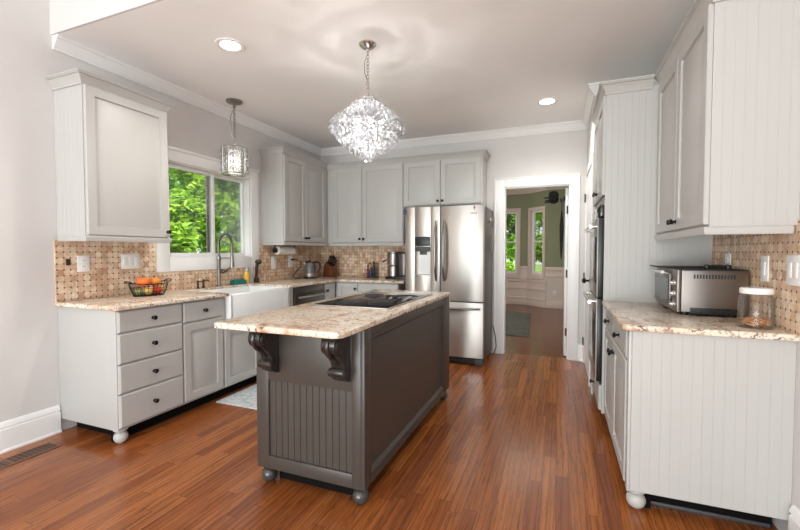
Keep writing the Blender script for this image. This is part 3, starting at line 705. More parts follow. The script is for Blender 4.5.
# ------------------------------------------------------------------ refrigerator
FX0, FX1, FY = -1.667, -.757, 4.394
f = T('refrigerator', 'stainless french door refrigerator with bottom freezer beside the doorway', 'refrigerator', ((FX0 + FX1) / 2, 4.7, 0))
ox, oy = (FX0 + FX1) / 2, 4.7; a0, a1 = FX0 - ox, FX1 - ox; yb = FY - oy
MB().box(a0 + .004, a1 - .004, yb + .072, YB - .03 - oy, .03, 1.765, .004).build('body', 'fridge_side', f)
sp = -1.243 - ox
dl = MB()
dx0, dx1, dz0, dz1 = -1.546 - ox, -1.362 - ox, .992, 1.318
dl.box(a0, dx0, yb, yb + .07, .71, 1.775, .006).box(dx1, sp - .0025, yb, yb + .07, .71, 1.775, .006).box(dx0 - .006, dx1 + .006, yb, yb + .07, .71, dz0, .004).box(dx0 - .006, dx1 + .006, yb, yb + .07, dz1, 1.775, .004).box(dx0 - .006, dx1 + .006, yb + .055, yb + .068, dz0, dz1)
dl = dl.build('door', 'steel', f)
dr = MB().box(sp + .0025, a1, yb, yb + .07, .71, 1.775, .006).build('door', 'steel', f)
dz = MB().box(a0, a1, yb, yb + .07, .085, .70, .006).build('freezer_drawer', 'steel', f)
MB().box(a0 + .01, a1 - .01, yb + .02, yb + .071, .02, .08).build('base_grille', 'gasket', f)
for x in (a0 + .05, a1 - .05): MB().box(x - .045, x + .045, yb + .012, yb + .12, .0005, .075, .005).build('foot', 'rubber_grey', f)
def barh(x0, z0, x1, z1, par):
    n = 12; pts = []; rr = []
    for i in range(n + 1):
        t = i / n; s_ = math.sin(PI * t); y = yb - .006 - .05 * min(1, s_ * 1.9)
        pts.append((x0 + (x1 - x0) * t, y, z0 + (z1 - z0) * t)); rr.append(.011 + .004 * s_)
    MB().tube(pts, rr, 12).build('handle', 'nickel', par)
barh(sp - .048, .935, sp - .048, 1.61, dl); barh(sp + .048, .935, sp + .048, 1.61, dr); barh(a0 + .05, .632, a1 - .035, .632, dz)
MB().box(dx0, dx1, yb - .003, yb + .0, 1.328, 1.435, .001).build('control_panel', 'black_plastic', dl)
MB().box(dx0 + .03, dx1 - .005, yb + .03, yb + .054, dz0 + .01, dz1 - .055).build('dispenser_paddle', 'white_plastic', dl)
MB().box(dx0 + .002, dx1 - .002, yb + .01, yb + .054, dz1 - .05, dz1 - .002, .004).box(dx0 + .05, dx1 - .05, yb + .018, yb + .05, dz1 - .09, dz1 - .05, .004).build('dispenser_head', 'rubber_grey', dl)
m = MB()
for i in range(7):                               # small dark maker's lettering, too small to read
    x = -.905 - ox + i * .0105; m.box(x, x + .0025, yb - .0015, yb, 1.677, 1.69); m.box(x + .0055, x + .008, yb - .0015, yb, 1.677, 1.69)
    m.box(x, x + .008, yb - .0014, yb, 1.688 - (i % 2) * .0055, 1.690 - (i % 2) * .0055)
m.build('logo', 'gasket', dr)
tag(MB().box(-1.688, -1.652, FY - .008, FY - .0005, 1.70, 1.745, .002).box(-1.68, -1.66, FY - .010, FY - .008, 1.725, 1.74, .002).build('fridge_magnet', 'magnet_blue'), 'small blue magnet at the upper left of the refrigerator door', 'magnet')
tag(MB().lathe([(.001, 0), (.011, 0), (.012, .004), (.007, .008), (.001, .009)], (-.862, FY - .0005, 1.75), 12, 'y-').box(-.868, -.856, FY - .004, FY - .0005, 1.722, 1.741, .001).build('fridge_magnet', 'magnet_red'), 'tiny reddish magnet at the top right of the refrigerator', 'magnet')
tag(MB().lathe([(.001, 0), (.009, 0), (.009, .004), (.001, .006)], (-.805, FY - .0005, 1.754), 12, 'y-').box(-.812, -.798, FY - .004, FY - .0005, 1.735, 1.745, .001).build('fridge_magnet', 'towel_cloth'), 'tiny pale magnet at the extreme top right corner of the refrigerator', 'magnet')
hk = T('magnetic_hook', 'shiny magnetic hook on the side of the refrigerator holding a cloth', 'hook', (FX1 - .0035, 4.78, 1.60))
MB().lathe([(.001, 0), (.034, 0), (.034, .012), (.024, .022), (.001, .026)], (0, 0, .03), 18, 'x').build('base', 'chrome', hk)
MB().tube([(.02, 0, .02), (.04, 0, .0), (.046, 0, -.02), (.038, 0, -.036), (.02, 0, -.034)], .005, 8).build('prong', 'chrome', hk)
m = MB()
b = bmesh.new(); rows = []
for i in range(9):
    z = 1.572 - i * .031; row = []
    for j in range(9):
        u = j / 8 - .5; wd = (.02 + .02 * i) if i < 6 else .14 - (i - 5) * .02
        row.append(b.verts.new((FX1 + .028 + .010 * math.cos(j * 1.7) * min(1, i / 3), 4.78 + u * wd * 1.5 + .01 * i / 3, z - .02 * abs(u) * i)))
    rows.append(row)
for p_, q_ in zip(rows, rows[1:]):
    for j in range(8): b.faces.new((p_[j], p_[j + 1], q_[j + 1], q_[j]))
g = bmesh.ops.solidify(b, geom=b.faces[:], thickness=.004); m._take(b)
tag(m.build('hanging_cloth', 'towel_cloth', None, 60), 'pale folded cloth hanging on the side of the refrigerator', 'cloth')
(MB().tube([(FX1 + .012, 4.99, .36), (FX1 + .02, 5.0, .33), (FX1 + .045, 5.005, .2), (FX1 + .055, 5.0, .10), (FX1 + .035, 4.985, .02), (FX1 + .012, 4.97, .0062)], .006, 8).xf(Matrix.Translation((-ox, -oy, 0))).build('power_cord', 'rubber_grey', f))

# ------------------------------------------------------------------ things on the sink counter
CT = .9142
plate('wall_outlet', 'outlet plate on the mosaic near the left end of the sink counter', 1.888 - 1.7, 1.175, .085, .118, (XW + TH, 1.7, 0), PI / 2, 'o')
plate('light_switch_plate', 'wide switch plate on the mosaic above the fruit basket', 2.237 - 1.7, 1.183, .15, .118, (XW + TH, 1.7, 0), PI / 2, 's')
plate('blank_wall_plate', 'plain plate under the paper towel roll, nearer the window', 4.0 - 1.7, 1.13, .09, .15, (XW + TH, 1.7, 0), PI / 2, 's')
plate('wall_outlet', 'outlet under the paper towel roll with the kettle cord plugged in', 4.335 - 1.7, 1.14, .09, .15, (XW + TH, 1.7, 0), PI / 2, 'o')
tag(MB().box(XW + TH, XW + TH + .012, 1.775, 1.80, 1.165, 1.21, .003).build('outlet_timer', 'bronze'), 'small dark square fitting on the mosaic left of the outlet', 'fitting')
# fruit basket
BX, BY = -3.03, 2.24
k_ = T('wire_basket', 'oval black wire basket full of fruit on the sink counter', 'basket', (BX, BY, CT))
m = MB(); N_ = 40
def ov(a, rx, ry, z): return (rx * math.cos(a), ry * math.sin(a), z)
m.tube([ov(i * 2 * PI / N_, .095, .155, .094 + .012 * abs(math.sin(i * 2 * PI / N_)) ** 3) for i in range(N_)], .0045, 6, True)
m.tube([ov(i * 2 * PI / N_, .088, .145, .062) for i in range(N_)], .002, 5, True)
m.tube([ov(i * 2 * PI / N_, .080, .133, .032) for i in range(N_)], .002, 5, True)
m.tube([ov(i * 2 * PI / N_, .070, .118, .004) for i in range(N_)], .004, 6, True)
for i in range(28):
    a = i * 2 * PI / 28; m.tube([ov(a, .070, .118, .004), ov(a, .082, .135, .04), ov(a, .095, .155, .094 + .012 * abs(math.sin(a)) ** 3)], .0018, 5)
for y in [(-.1 + .025 * i) for i in range(9)]:
    hx = .07 * math.sqrt(max(0, 1 - (y / .118) ** 2)); m.tube([(-hx, y, .004), (hx, y, .004)], .0018, 5)
m.build('wire_frame', 'black_iron', k_)
for s_ in (-1, 1):
    MB().tube([(-.035, s_ * .152, .104), (-.03, s_ * .175, .118), (0, s_ * .182, .122), (.03, s_ * .175, .118), (.035, s_ * .152, .104)], .004, 6).build('handle', 'black_iron', k_)
def fruit(nm, lb, cat, mat, dx, dy, z, r, sz=.9, ribs=0):
    b = bmesh.new(); bmesh.ops.create_uvsphere(b, u_segments=24, v_segments=14, radius=r)
    for v in b.verts:
        a = math.atan2(v.co.y, v.co.x); q = 1 + (.04 * abs(math.cos(a * ribs / 2)) if ribs else 0); h_ = v.co.z / r
        v.co.x *= q; v.co.y *= q; v.co.z = v.co.z * sz - (.14 * r * math.exp(-((v.co.x ** 2 + v.co.y ** 2) / (r * .35) ** 2)) if h_ > 0 else 0)
    t = T(nm, lb, cat, (BX + dx, BY + dy, CT + z)); m = MB(); m._take(b); m.build('flesh', mat, t, 60)
    MB().tube([(0, 0, r * sz * .8), (.002, 0, r * sz + .006), (.006, 0, r * sz + .012)], [.0035, .003, .003], 6).build('stem', 'bark', t)
fruit('pumpkin', 'big bright orange pumpkin heaped on the left of the fruit basket', 'pumpkin', 'pumpkin', -.004, -.050, .112, .050, .8, 10)
fruit('squash', 'amber squash heaped on the right of the fruit basket', 'squash', 'squash_amber', -.006, .050, .108, .044, .8, 8)
fruit('tomato', 'round red tomato at the front right of the wire basket', 'tomato', 'tomato', .034, .042, .041, .034)
fruit('apple', 'yellow speckled apple at the front centre of the wire basket', 'apple', 'apple_gold', .034, -.035, .041, .034)
fruit('pear', 'pale green pear low at the left end of the wire basket', 'pear', 'pear_green', .004, -.092, .036, .029)
fruit('gourd', 'small tan gourd at the right end of the wire basket', 'gourd', 'apple_gold', .004, .108, .052, .028)
# faucet
k_ = T('faucet', 'tall spring neck pull down faucet behind the farm sink', 'faucet', (-3.178, 3.095, CT))
MB().lathe([(.028, 0), (.028, .008), (.020, .014), (.017, .05), (.017, .25), (.021, .26), (.021, .30), (.012, .31), (.001, .312)], (0, 0, 0), 20).build('body', 'nickel', k_)
arcp = [(0, 0, .30), (0, 0, .42)] + [(.085 - .085 * math.cos(R(a)), 0, .42 + .105 * math.sin(R(a))) for a in range(15, 181, 15)] + [(.17, 0, .34)]
m = MB().tube(arcp, .008, 8)
# spring coil
ln = [Vector(p_) for p_ in arcp]; tot = sum((q_ - p_).length for p_, q_ in zip(ln, ln[1:])); pts = []; nt = 42
def at_(s_):
    for p_, q_ in zip(ln, ln[1:]):
        l_ = (q_ - p_).length
        if s_ <= l_: return p_ + (q_ - p_) * (s_ / l_), (q_ - p_).normalized()
        s_ -= l_
    return ln[-1], (ln[-1] - ln[-2]).normalized()
for i in range(nt * 8 + 1):
    p_, d_ = at_(tot * i / (nt * 8)); n_ = Vector((d_.z, 0, -d_.x)); a = 2 * PI * i / 8
    pts.append(p_ + n_ * .014 * math.cos(a) + Vector((0, 1, 0)) * .014 * math.sin(a))
m.tube(pts, .0032, 5); m.build('spring_neck', 'nickel', k_)
MB().lathe([(.012, .34), (.015, .33), (.017, .25), (.021, .22), (.021, .195), (.012, .19)], (.17, 0, 0), 16).build('spray_head', 'nickel', k_)
MB().cyl((0, 0, .285), (.17, 0, .285), .006, 8).lathe([(.019, .278), (.019, .292)], (.17, 0, 0), 14).build('docking_arm', 'nickel', k_)
MB().tube([(0, .0, .16), (.03, .02, .15), (.045, .028, .135)], [.016, .018, .016], 12).tube([(.045, .028, .14), (.06, .06, .17), (.075, .085, .205)], [.008, .006, .005], 8).build('handle', 'bronze', k_)
for dy, lb, hh in ((2.835, 'short dark pump on the counter left of the faucet, nearer the camera', .062), (2.90, 'short dark hooked spout on the counter right beside the faucet', .07)):
    k_ = T('soap_pump', lb, 'soap pump', (-3.175, dy, CT))
    MB().lathe([(.017, 0), (.017, .006), (.010, .012), (.009, hh), (.012, hh + .002), (.012, hh + .012), (.001, hh + .014)], (0, 0, 0), 14).build('post', 'bronze', k_)
    MB().tube([(0, 0, hh), (.03, .012, hh + .006), (.05, .02, hh - .006)], .005, 8).build('spout', 'bronze', k_)
k_ = T('sponge_caddy', 'teal sponge caddy on the counter right of the faucet', 'sponge caddy', (-3.185, 3.365, CT))
MB().box(-.035, .035, -.085, .085, 0, .012, .003).box(-.035, .035, -.085, -.080, .01, .045, .002).box(-.035, .035, .080, .085, .01, .045, .002).box(.031, .035, -.082, .082, .01, .045, .0015).box(-.035, -.031, -.082, .082, .01, .045, .0015).build('tray', 'teal', k_)
MB().box(-.026, .026, -.07, .07, .012, .052, .006).build('sponge', 'teal', k_)
k_ = T('dish_soap_bottle', 'yellow dish soap bottle with white cap on the sink counter', 'bottle', (-3.185, 3.485, CT))
MB().lathe([(.024, 0), (.028, .006), (.028, .095), (.022, .12), (.012, .13), (.012, .14)], (0, 0, 0), 18, sx=.8, sy=1.15).build('bottle', 'soap_yellow', k_)
MB().lathe([(.013, .14), (.013, .155), (.007, .16), (.006, .175), (.001, .176)], (0, 0, 0), 14).build('cap', 'white_plastic', k_)
tag(MB().lathe([(.022, 0), (.026, .005), (.026, .11), (.03, .13), (.028, .165), (.02, .18), (.001, .182)], (-3.18, 3.552, CT), 18).build('cup', 'clear_plastic'), 'cloudy clear plastic cup between the soap bottle and the dish brush', 'cup')
k_ = T('dish_brush', 'dark dish brush standing upright in a holder at the end of the sink', 'brush', (-3.18, 3.635, CT))
MB().lathe([(.030, 0), (.032, .004), (.028, .05), (.025, .05), (.024, .012), (.001, .010)], (0, 0, 0), 18).build('holder', 'bronze', k_)
MB().tube([(0, -.005, .012), (.004, -.004, .10), (.004, 0, .17), (.008, .006, .205)], [.016, .015, .016, .02], 10).build('handle', 'bronze', k_)
MB().sphere((.014, .018, .232), .038, 16, .8).build('brush_head', 'bronze', k_)
# paper towel
k_ = T('paper_towel_holder', 'paper towel roll mounted under the corner wall cabinet', 'paper towel', (XW + .14, 4.05, 1.277))
MB().lathe([(.012, -.15), (.05, -.15), (.05, .15), (.012, .15)], (0, 0, 0), 24, 'y').build('roll', 'paper', k_)
MB().cyl((0, -.185, 0), (0, .185, 0), .008).lathe([(.001, -.19), (.03, -.19), (.03, -.175), (.001, -.172)], (0, 0, 0), 18, 'y').lathe([(.001, .175), (.03, .175), (.03, .19), (.001, .191)], (0, 0, 0), 18, 'y').build('rod', 'black_iron', k_)
MB().box(-.008, .008, -.188, -.178, 0, .0615).box(-.008, .008, .178, .188, 0, .0615).box(-.02, .02, -.19, .19, .0575, .0615).build('bracket', 'black_iron', k_)
# kettle
k_ = T('kettle', 'electric glass and steel kettle with black handle in the far corner', 'kettle', (-3.03, 4.47, CT), R(35))
MB().lathe([(.082, 0), (.084, .006), (.084, .02), (.078, .024), (.001, .025)], (0, 0, 0), 28).build('base', 'black_plastic', k_)
MB().lathe([(.078, .025), (.08, .03), (.079, .065), (.075, .07)], (0, 0, 0), 28).build('heater_band', 'steel', k_)
MB().lathe([(.076, .07), (.073, .12), (.064, .19), (.061, .205), (.058, .205), (.061, .19), (.070, .12), (.073, .072)], (0, 0, 0), 28).build('jug', 'kettle_glass', k_)
MB().lathe([(.063, .2055), (.064, .212), (.058, .222), (.02, .226), (.012, .23), (.010, .24), (.001, .242)], (0, 0, 0), 28).build('lid', 'black_plastic', k_)
MB().tube([(.060, 0, .212), (.10, 0, .215), (.125, 0, .195), (.128, 0, .15), (.115, 0, .10), (.078, 0, .075)], [.012, .013, .013, .012, .011, .009], 10).build('handle', 'black_plastic', k_)
MB().prism([(-.05, .20), (-.085, .205), (-.06, .165)], 'y', -.018, .018, .003).build('spout', 'steel', k_)
_c = (MB().tube([(XW + TH + .03, 4.345, 1.16), (XW + .07, 4.36, 1.165), (XW + .11, 4.42, 1.14), (XW + .10, 4.42, 1.06), (XW + .06, 4.36, .99), (XW + .06, 4.31, .94), (XW + .09, 4.33, .921), (XW + .128, 4.40, .921)], .005, 8).box(XW + TH + .0105, XW + TH + .035, 4.33, 4.36, 1.148, 1.172, .004).xf((Matrix.Translation((-3.03, 4.47, CT)) @ Matrix.Rotation(R(35), 4, 'Z')).inverted()).build('power_cord', 'black_plastic', k_))
# knife block
k_ = T('knife_block', 'slanted wooden knife block full of black handled knives', 'knife block', (-2.965, 4.86, CT), R(-14))
MB().prism([(-.095, 0), (.085, 0), (.085, .10), (.06, .145), (-.035, .205), (-.06, .17)], 'y', -.055, .055, .005).build('block', 'walnut', k_)
for i, (s_, h_) in enumerate(((.15, .13), (.38, .125), (.62, .115), (.86, .10))):
    for y in (-.03, 0.002, .034):
        px, pz = .06 + (-.035 - .06) * (1 - s_) , .145 + (.205 - .145) * (1 - s_)
        dx, dz = .53, .848
        MB().tube([(px, y, pz - .002), (px + dx * h_ * .5, y, pz + dz * h_ * .5), (px + dx * h_ * .9, y, pz + dz * h_ * .9)], [.009, .008, .010], 8).build('knife', 'black_plastic', k_)
# spice rack
k_ = T('spice_rack', 'small wire rack of spice bottles against the back mosaic', 'spice rack', (-2.372, 4.955, CT))
m = MB()
for z in (.004, .05, .105): m.tube([(-.075, -.05, z), (.075, -.05, z), (.075, .05, z), (-.075, .05, z)], .003, 6, True)
for x, y in ((-.075, -.05), (.075, -.05), (.075, .05), (-.075, .05)): m.cyl((x, y, .001), (x, y, .19 if y > 0 else .11), .003, 6)
m.tube([(-.075, .05, .19), (.075, .05, .19)], .003, 6)
for x in (-.05, -.025, 0, .025, .05): m.tube([(x, -.05, .004), (x, .05, .004)], .0018, 5)
m.build('frame', 'black_iron', k_)
for x, y, h_, mt, lb in ((-.045, -.02, .16, 'red_spice', 'red bottle at the left front of the spice rack'), (.0, -.022, .13, 'blue_spice', 'blue bottle at the middle of the spice rack'), (.046, -.02, .21, 'dark_spice', 'tall dark bottle at the right of the spice rack'), (-.035, .026, .19, 'apple_gold', 'tall amber bottle at the back left of the spice rack'), (.02, .026, .20, 'dark_spice', 'dark bottle at the back of the spice rack')):
    b_ = T('spice_bottle', lb, 'bottle', (-2.372 + x, 4.955 + y, CT + .0075), 0, 'spice bottles in the wire rack')
    MB().lathe([(.018, 0), (.02, .004), (.02, h_ * .6), (.011, h_ * .72), (.010, h_ * .88)], (0, 0, 0), 14).build('bottle', mt, b_)
    MB().lathe([(.012, h_ * .88), (.012, h_), (.001, h_ + .002)], (0, 0, 0), 12).build('cap', 'black_plastic', b_)
# coffee maker
k_ = T('coffee_maker', 'steel and black coffee maker on the counter beside the refrigerator', 'coffee maker', (-1.935, 4.84, CT))
MB().box(-.135, .16, -.12, .13, 0, .03, .008).box(.02, .16, -.11, .13, .03, .34, .01).box(-.13, .02, .02, .13, .03, .34, .008).build('body', 'black_plastic', k_)
MB().lathe([(.06, .176), (.086, .18), (.088, .186), (.088, .325), (.08, .33), (.001, .331)], (-.045, -.03, 0), 28).build('brew_basket', 'steel', k_)
MB().lathe([(.088, .3315), (.09, .335), (.088, .346), (.001, .35)], (-.045, -.03, 0), 28).build('lid', 'steel', k_)
MB().lathe([(.078, .031), (.085, .04), (.085, .12), (.082, .155), (.074, .168), (.06, .175), (.001, .176)], (-.045, -.03, 0), 28).build('carafe', 'steel', k_)
MB().box(.06, .14, -.124, -.1105, .05, .32, .004).build('front_panel', 'steel_dark', k_)
MB().tube([(-.13, .06, .27), (-.17, .05, .25), (-.235, .03, .215)], [.008, .009, .011], 8).build('arm', 'bronze', k_)

# ------------------------------------------------------------------ right counter
plate('light_switch_plate', 'narrow switch plate on the right mosaic behind the glass canister', -2.465, 1.18, .08, .125, (XR - TH, 0, 0), -PI / 2, 's')
plate('light_switch_plate', 'wide switch plate nearest the camera on the right mosaic', -2.205, 1.182, .115, .13, (XR - TH, 0, 0), -PI / 2, 's')
plate('wall_outlet', 'outlet plate on the right mosaic peeking over the toaster oven', -2.925, 1.19, .08, .12, (XR - TH, 0, 0), -PI / 2, 'o')
# toaster oven: local x right seen from its door, faces -x
k_ = T('toaster_oven', 'stainless toaster oven with knobs on the right counter', 'toaster oven', (.606, 2.846, CT), -PI / 2)
TWd, TDp = .482, .318; h0, h1 = .018, .252
MB().box(-TWd / 2, TWd / 2, .02, TDp, h0, h1 - .006, .006).build('body', 'steel_mid', k_)
MB().box(-TWd / 2, TWd / 2, .0, .0195, h0 - .002, h1 - .004, .004).build('front_frame', 'steel_mid', k_)
MB().box(-TWd / 2 + .002, TWd / 2 - .002, .012, TDp - .002, h1 - .0055, h1, .002).build('top_plate', 'gasket', k_)
dd = MB().box(-TWd / 2 + .012, TWd / 2 - .105, -.014, -.0005, h0 + .025, h1 - .03, .003).build('door', 'steel_dark', k_)
MB().box(-TWd / 2 + .035, TWd / 2 - .13, -.0155, -.0142, h0 + .05, h1 - .06).build('glass', 'oven_glass', dd)
MB().cyl((-TWd / 2 + .03, -.045, h1 - .022), (TWd / 2 - .12, -.045, h1 - .022), .010).cyl((-TWd / 2 + .05, -.045, h1 - .022), (-TWd / 2 + .05, -.012, h1 - .03), .007).cyl((TWd / 2 - .14, -.045, h1 - .022), (TWd / 2 - .14, -.012, h1 - .03), .007).build('handle', 'chrome', dd)
for z in (.055, .115, .175): MB().lathe([(.019, 0), (.019, .006), (.016, .010), (.015, .024), (.001, .026)], (TWd / 2 - .05, 0, z), 18, 'y-').build('knob', 'chrome', k_)
m = MB()
for i in range(14): m.box(TWd / 2, TWd / 2 + .0015, .075 + i * .0135, .083 + i * .0135, h1 - .05, h1 - .028)
m.build('vent', 'gasket', k_)
m = MB().box(TWd / 2 - .006, TWd / 2 + .003, .06, TDp - .045, h0 - .010, h0 + .026, .002)
for i in range(14): m.box(TWd / 2 + .003, TWd / 2 + .007, .068 + i * .014, .075 + i * .014, h0 - .006, h0 + .022)
m.build('base_grille', 'black_plastic', k_)
for x in (-TWd / 2 + .035, TWd / 2 - .035):
    for y in (.045, TDp - .04): MB().lathe([(.014, 0), (.017, .004), (.017, h0 + .002)], (x, y, 0), 12).build('foot', 'black_plastic', k_)
tag(MB().box(.56, .90, 2.82, 3.07, CT + .2525, CT + .257, .002).box(.56, .565, 2.82, 3.07, CT + .257, CT + .261, .001).build('baking_tray', 'gasket'), 'thin dark baking tray lying on top of the toaster oven', 'tray')
tag(MB().tube([(.77, 2.70, CT + .2635), (.81, 2.69, CT + .266), (.85, 2.68, CT + .2635)], [.009, .011, .009], 10).lathe([(.001, .2525), (.014, .2525), (.016, .264), (.012, .276), (.001, .278)], (.765, 2.70, CT), 14).lathe([(.001, .2525), (.014, .2525), (.016, .264), (.012, .276), (.001, .278)], (.855, 2.68, CT), 14).build('tray_grip', 'black_plastic'), 'small black grip lying on top of the toaster oven', 'grip')
# canister of nuts
k_ = T('glass_canister', 'glass canister with white lid and nuts beside the toaster oven', 'canister', (.846, 2.312, CT))
MB().lathe([(.064, 0), (.066, .004), (.066, .135), (.058, .148), (.056, .155), (.053, .155), (.055, .146), (.062, .132), (.062, .008), (.001, .006)], (0, 0, 0), 32).build('jar', 'jar_glass', k_)
MB().lathe([(.059, .1555), (.061, .158), (.061, .176), (.057, .182), (.001, .183)], (0, 0, 0), 32).build('lid', 'white_plastic', k_)
b = bmesh.new()
for i in range(150):
    a, q = random.uniform(0, 2 * PI), math.sqrt(random.random()) * .053; zz = .015 + random.random() * .032 * (1 - .4 * (q / .053))
    M_ = Matrix.Translation((q * math.cos(a), q * math.sin(a), zz)) @ Matrix.Rotation(random.uniform(0, 6), 4, 'Z') @ Matrix.Rotation(random.uniform(-1, 1), 4, 'X') @ Matrix.Diagonal((.010, .006, .006, 1))
    bmesh.ops.create_icosphere(b, subdivisions=1, radius=1, matrix=M_)
m = MB(); m._take(b); o = m.build('nuts', 'nuts', k_, 60); o['kind'] = 'stuff'

# ------------------------------------------------------------------ ceiling fittings
for i, (x, y, lb) in enumerate(((-2.206, 2.28, 'round recessed ceiling light above the left counter'), (-.124, 4.258, 'round recessed ceiling light near the doorway'))):
    k_ = T('recessed_light', lb, 'ceiling light', (x, y, H))
    MB().lathe([(.075, -.0005), (.100, -.0005), (.100, -.006), (.09, -.009), (.078, -.006)], (0, 0, 0), 32).build('trim_ring', 'white_plastic', k_)
    MB().lathe([(.001, -.001), (.077, -.001), (.077, -.005), (.04, -.009), (.001, -.010)], (0, 0, 0), 32).build('lens', 'can_lens', k_)
    light('can_glow', 'SPOT', (x, y, H - .05), (0, 0, 0), 48, (1, .98, .92), .07, spot=150)
def chain(p0, p1, n=12, r=.009, wire=.0022):
    m = MB(); p0, p1 = Vector(p0), Vector(p1)
    for i in range(n):
        c_ = p0.lerp(p1, (i + .5) / n); hl = (p1 - p0).length / n * .62; pts = []
        for j in range(12):
            a = 2 * PI * j / 12; u, v = r * math.cos(a), hl * math.sin(a)
            pts.append(c_ + (Vector((u, 0, v)) if i % 2 else Vector((0, u, v))))
        m.tube(pts, wire, 5, True)
    return m
def crystal_bm(L_, r): # faceted drop
    return [(0, 0, L_ * .5)], r
def crystals(root, pts, cam_dir, n_parts, size):
    """pts: (pos, normal). The ones facing the room become parts, the rest one mass."""
    me = bpy.data.meshes.new('crystal'); b = bmesh.new()
    top = b.verts.new((0, 0, .55)); bot = b.verts.new((0, 0, -.55)); seg = 6
    r1 = [b.verts.new((.30 * math.cos(2 * PI * i / seg), .30 * math.sin(2 * PI * i / seg), .28)) for i in range(seg)]
    r2 = [b.verts.new((.46 * math.cos(2 * PI * (i + .5) / seg), .46 * math.sin(2 * PI * (i + .5) / seg), -.02)) for i in range(seg)]
    for i in range(seg):
        j = (i + 1) % seg
        b.faces.new((top, r1[i], r1[j])); b.faces.new((r1[i], r2[i], r1[j])); b.faces.new((r1[j], r2[i], r2[j])); b.faces.new((bot, r2[j], r2[i]))
    bmesh.ops.recalc_face_normals(b, faces=b.faces[:]); b.to_mesh(me); me.materials.append(MATS['crystal_glass'])
    order = sorted(range(len(pts)), key=lambda i: -pts[i][1].dot(cam_dir))
    front = set(order[:n_parts]); rest = bmesh.new()
    for i, (p_, n_) in enumerate(pts):
        s_ = size * random.uniform(.85, 1.2); e = (random.uniform(-.5, .5), random.uniform(-.5, .5), random.uniform(0, 6))
        if i in front:
            o = bpy.data.objects.new('crystal', me); COL.objects.link(o); o.parent = root; o.location = p_; o.rotation_euler = e; o.scale = (s_, s_, s_)
        else:
            k0 = len(rest.verts); rest.from_mesh(me); rest.verts.ensure_lookup_table()
            from mathutils import Euler
            M_ = Matrix.Translation(p_) @ Euler(e).to_matrix().to_4x4() @ Matrix.Diagonal((s_, s_, s_, 1))
            bmesh.ops.transform(rest, matrix=M_, verts=rest.verts[k0:])
    b.free()
    m = MB(); m._take(rest); o = m.build('crystal_mass', 'crystal_glass', root, None); o['kind'] = 'stuff'
# chandelier
CX, CY = -1.285, 2.631
k_ = T('chandelier', 'tiered crystal chandelier hanging over the island', 'chandelier', (CX, CY, H))
MB().lathe([(.062, 0), (.062, -.008), (.05, -.022), (.03, -.034), (.012, -.04), (.010, -.055), (.001, -.056)], (0, 0, 0), 28).build('canopy', 'chrome', k_)
chain((0, 0, -.055), (0, 0, -.36), 13, .010, .003).build('chain', 'chrome', k_)
MB().tube([(.01, .0, -.05), (-.03, .01, -.12), (-.02, -.01, -.2), (.008, .006, -.3), (0, 0, -.37)], .003, 6).build('cord', 'nickel', k_)
MB().cyl((0, 0, -.36), (0, 0, -.76), .007).tube([(.235 * math.cos(i * PI / 24), .235 * math.sin(i * PI / 24), -.575) for i in range(48)], .005, 6, True).tube([(.20 * math.cos(i * PI / 24), .20 * math.sin(i * PI / 24), -.625) for i in range(48)], .005, 6, True).tube([(.10 * math.cos(i * PI / 24), .10 * math.sin(i * PI / 24), -.42) for i in range(48)], .004, 6, True).cyl((-.23, 0, -.575), (.23, 0, -.575), .004).cyl((0, -.23, -.575), (0, .23, -.575), .004).build('frame', 'chrome', k_)
for i in range(5):
    a = 2 * PI * i / 5 + .3
    MB().lathe([(.001, -.03), (.014, -.025), (.02, 0), (.014, .02), (.001, .024)], (.10 * math.cos(a), .10 * math.sin(a), -.56), 12).cyl((.10 * math.cos(a), .10 * math.sin(a), -.59), (.10 * math.cos(a), .10 * math.sin(a), -.6), .01).build('bulb', 'bulb', k_)
pts = []
prof = [(-.392, .03), (-.418, .06), (-.445, .095), (-.470, .132), (-.497, .162), (-.524, .192), (-.550, .225), (-.577, .252), (-.604, .258),
        (-.640, .226), (-.664, .212), (-.690, .188), (-.714, .160), (-.738, .126), (-.762, .090), (-.786, .055), (-.808, .02)]
for z, r in prof:
    n = max(4, round(2 * PI * r / .037)); off = random.random()
    for i in range(n):
        a = 2 * PI * (i + off) / n; rr = r * random.uniform(.95, 1.03)
        nz = (z + .59) * 1.6
        pts.append((Vector((rr * math.cos(a), rr * math.sin(a), z + random.uniform(-.006, .006))), Vector((math.cos(a), math.sin(a), nz)).normalized()))
vd = Vector((-CX, -CY, 1.261 - 2.15)).normalized()
crystals(k_, pts, vd, 100, .044)
light('chandelier_glow', 'POINT', (CX, CY, H - .58), (0, 0, 0), 20, (1, .98, .95), .03)
# pendant over the sink
PX, PY = -2.981, 3.123
k_ = T('pendant_lamp', 'small crystal drum pendant hanging in front of the sink window', 'pendant lamp', (PX, PY, H))
MB().lathe([(.076, 0), (.076, -.012), (.07, -.02), (.02, -.024), (.012, -.03), (.012, -.07), (.001, -.071)], (0, 0, 0), 28).build('canopy', 'nickel', k_)
chain((0, 0, -.07), (0, 0, -.43), 13, .010, .0028).build('chain', 'nickel', k_)
MB().tube([(0, .0, -.06), (-.02, -.03, -.16), (.01, -.055, -.25), (.0, -.045, -.34), (.02, .0, -.4), (0, 0, -.45)], .003, 6).build('cord', 'nickel', k_)
zt, zb, rd = -.462, -.715, .122
m = MB()
for z in (zt, zb): m.tube([(rd * math.cos(i * PI / 20), rd * math.sin(i * PI / 20), z) for i in range(40)], .006, 6, True)
for i in range(3):
    a = i * 2 * PI / 3; m.tube([(0, 0, -.43), (rd * .5 * math.cos(a), rd * .5 * math.sin(a), -.44), (rd * math.cos(a), rd * math.sin(a), zt)], .004, 6)
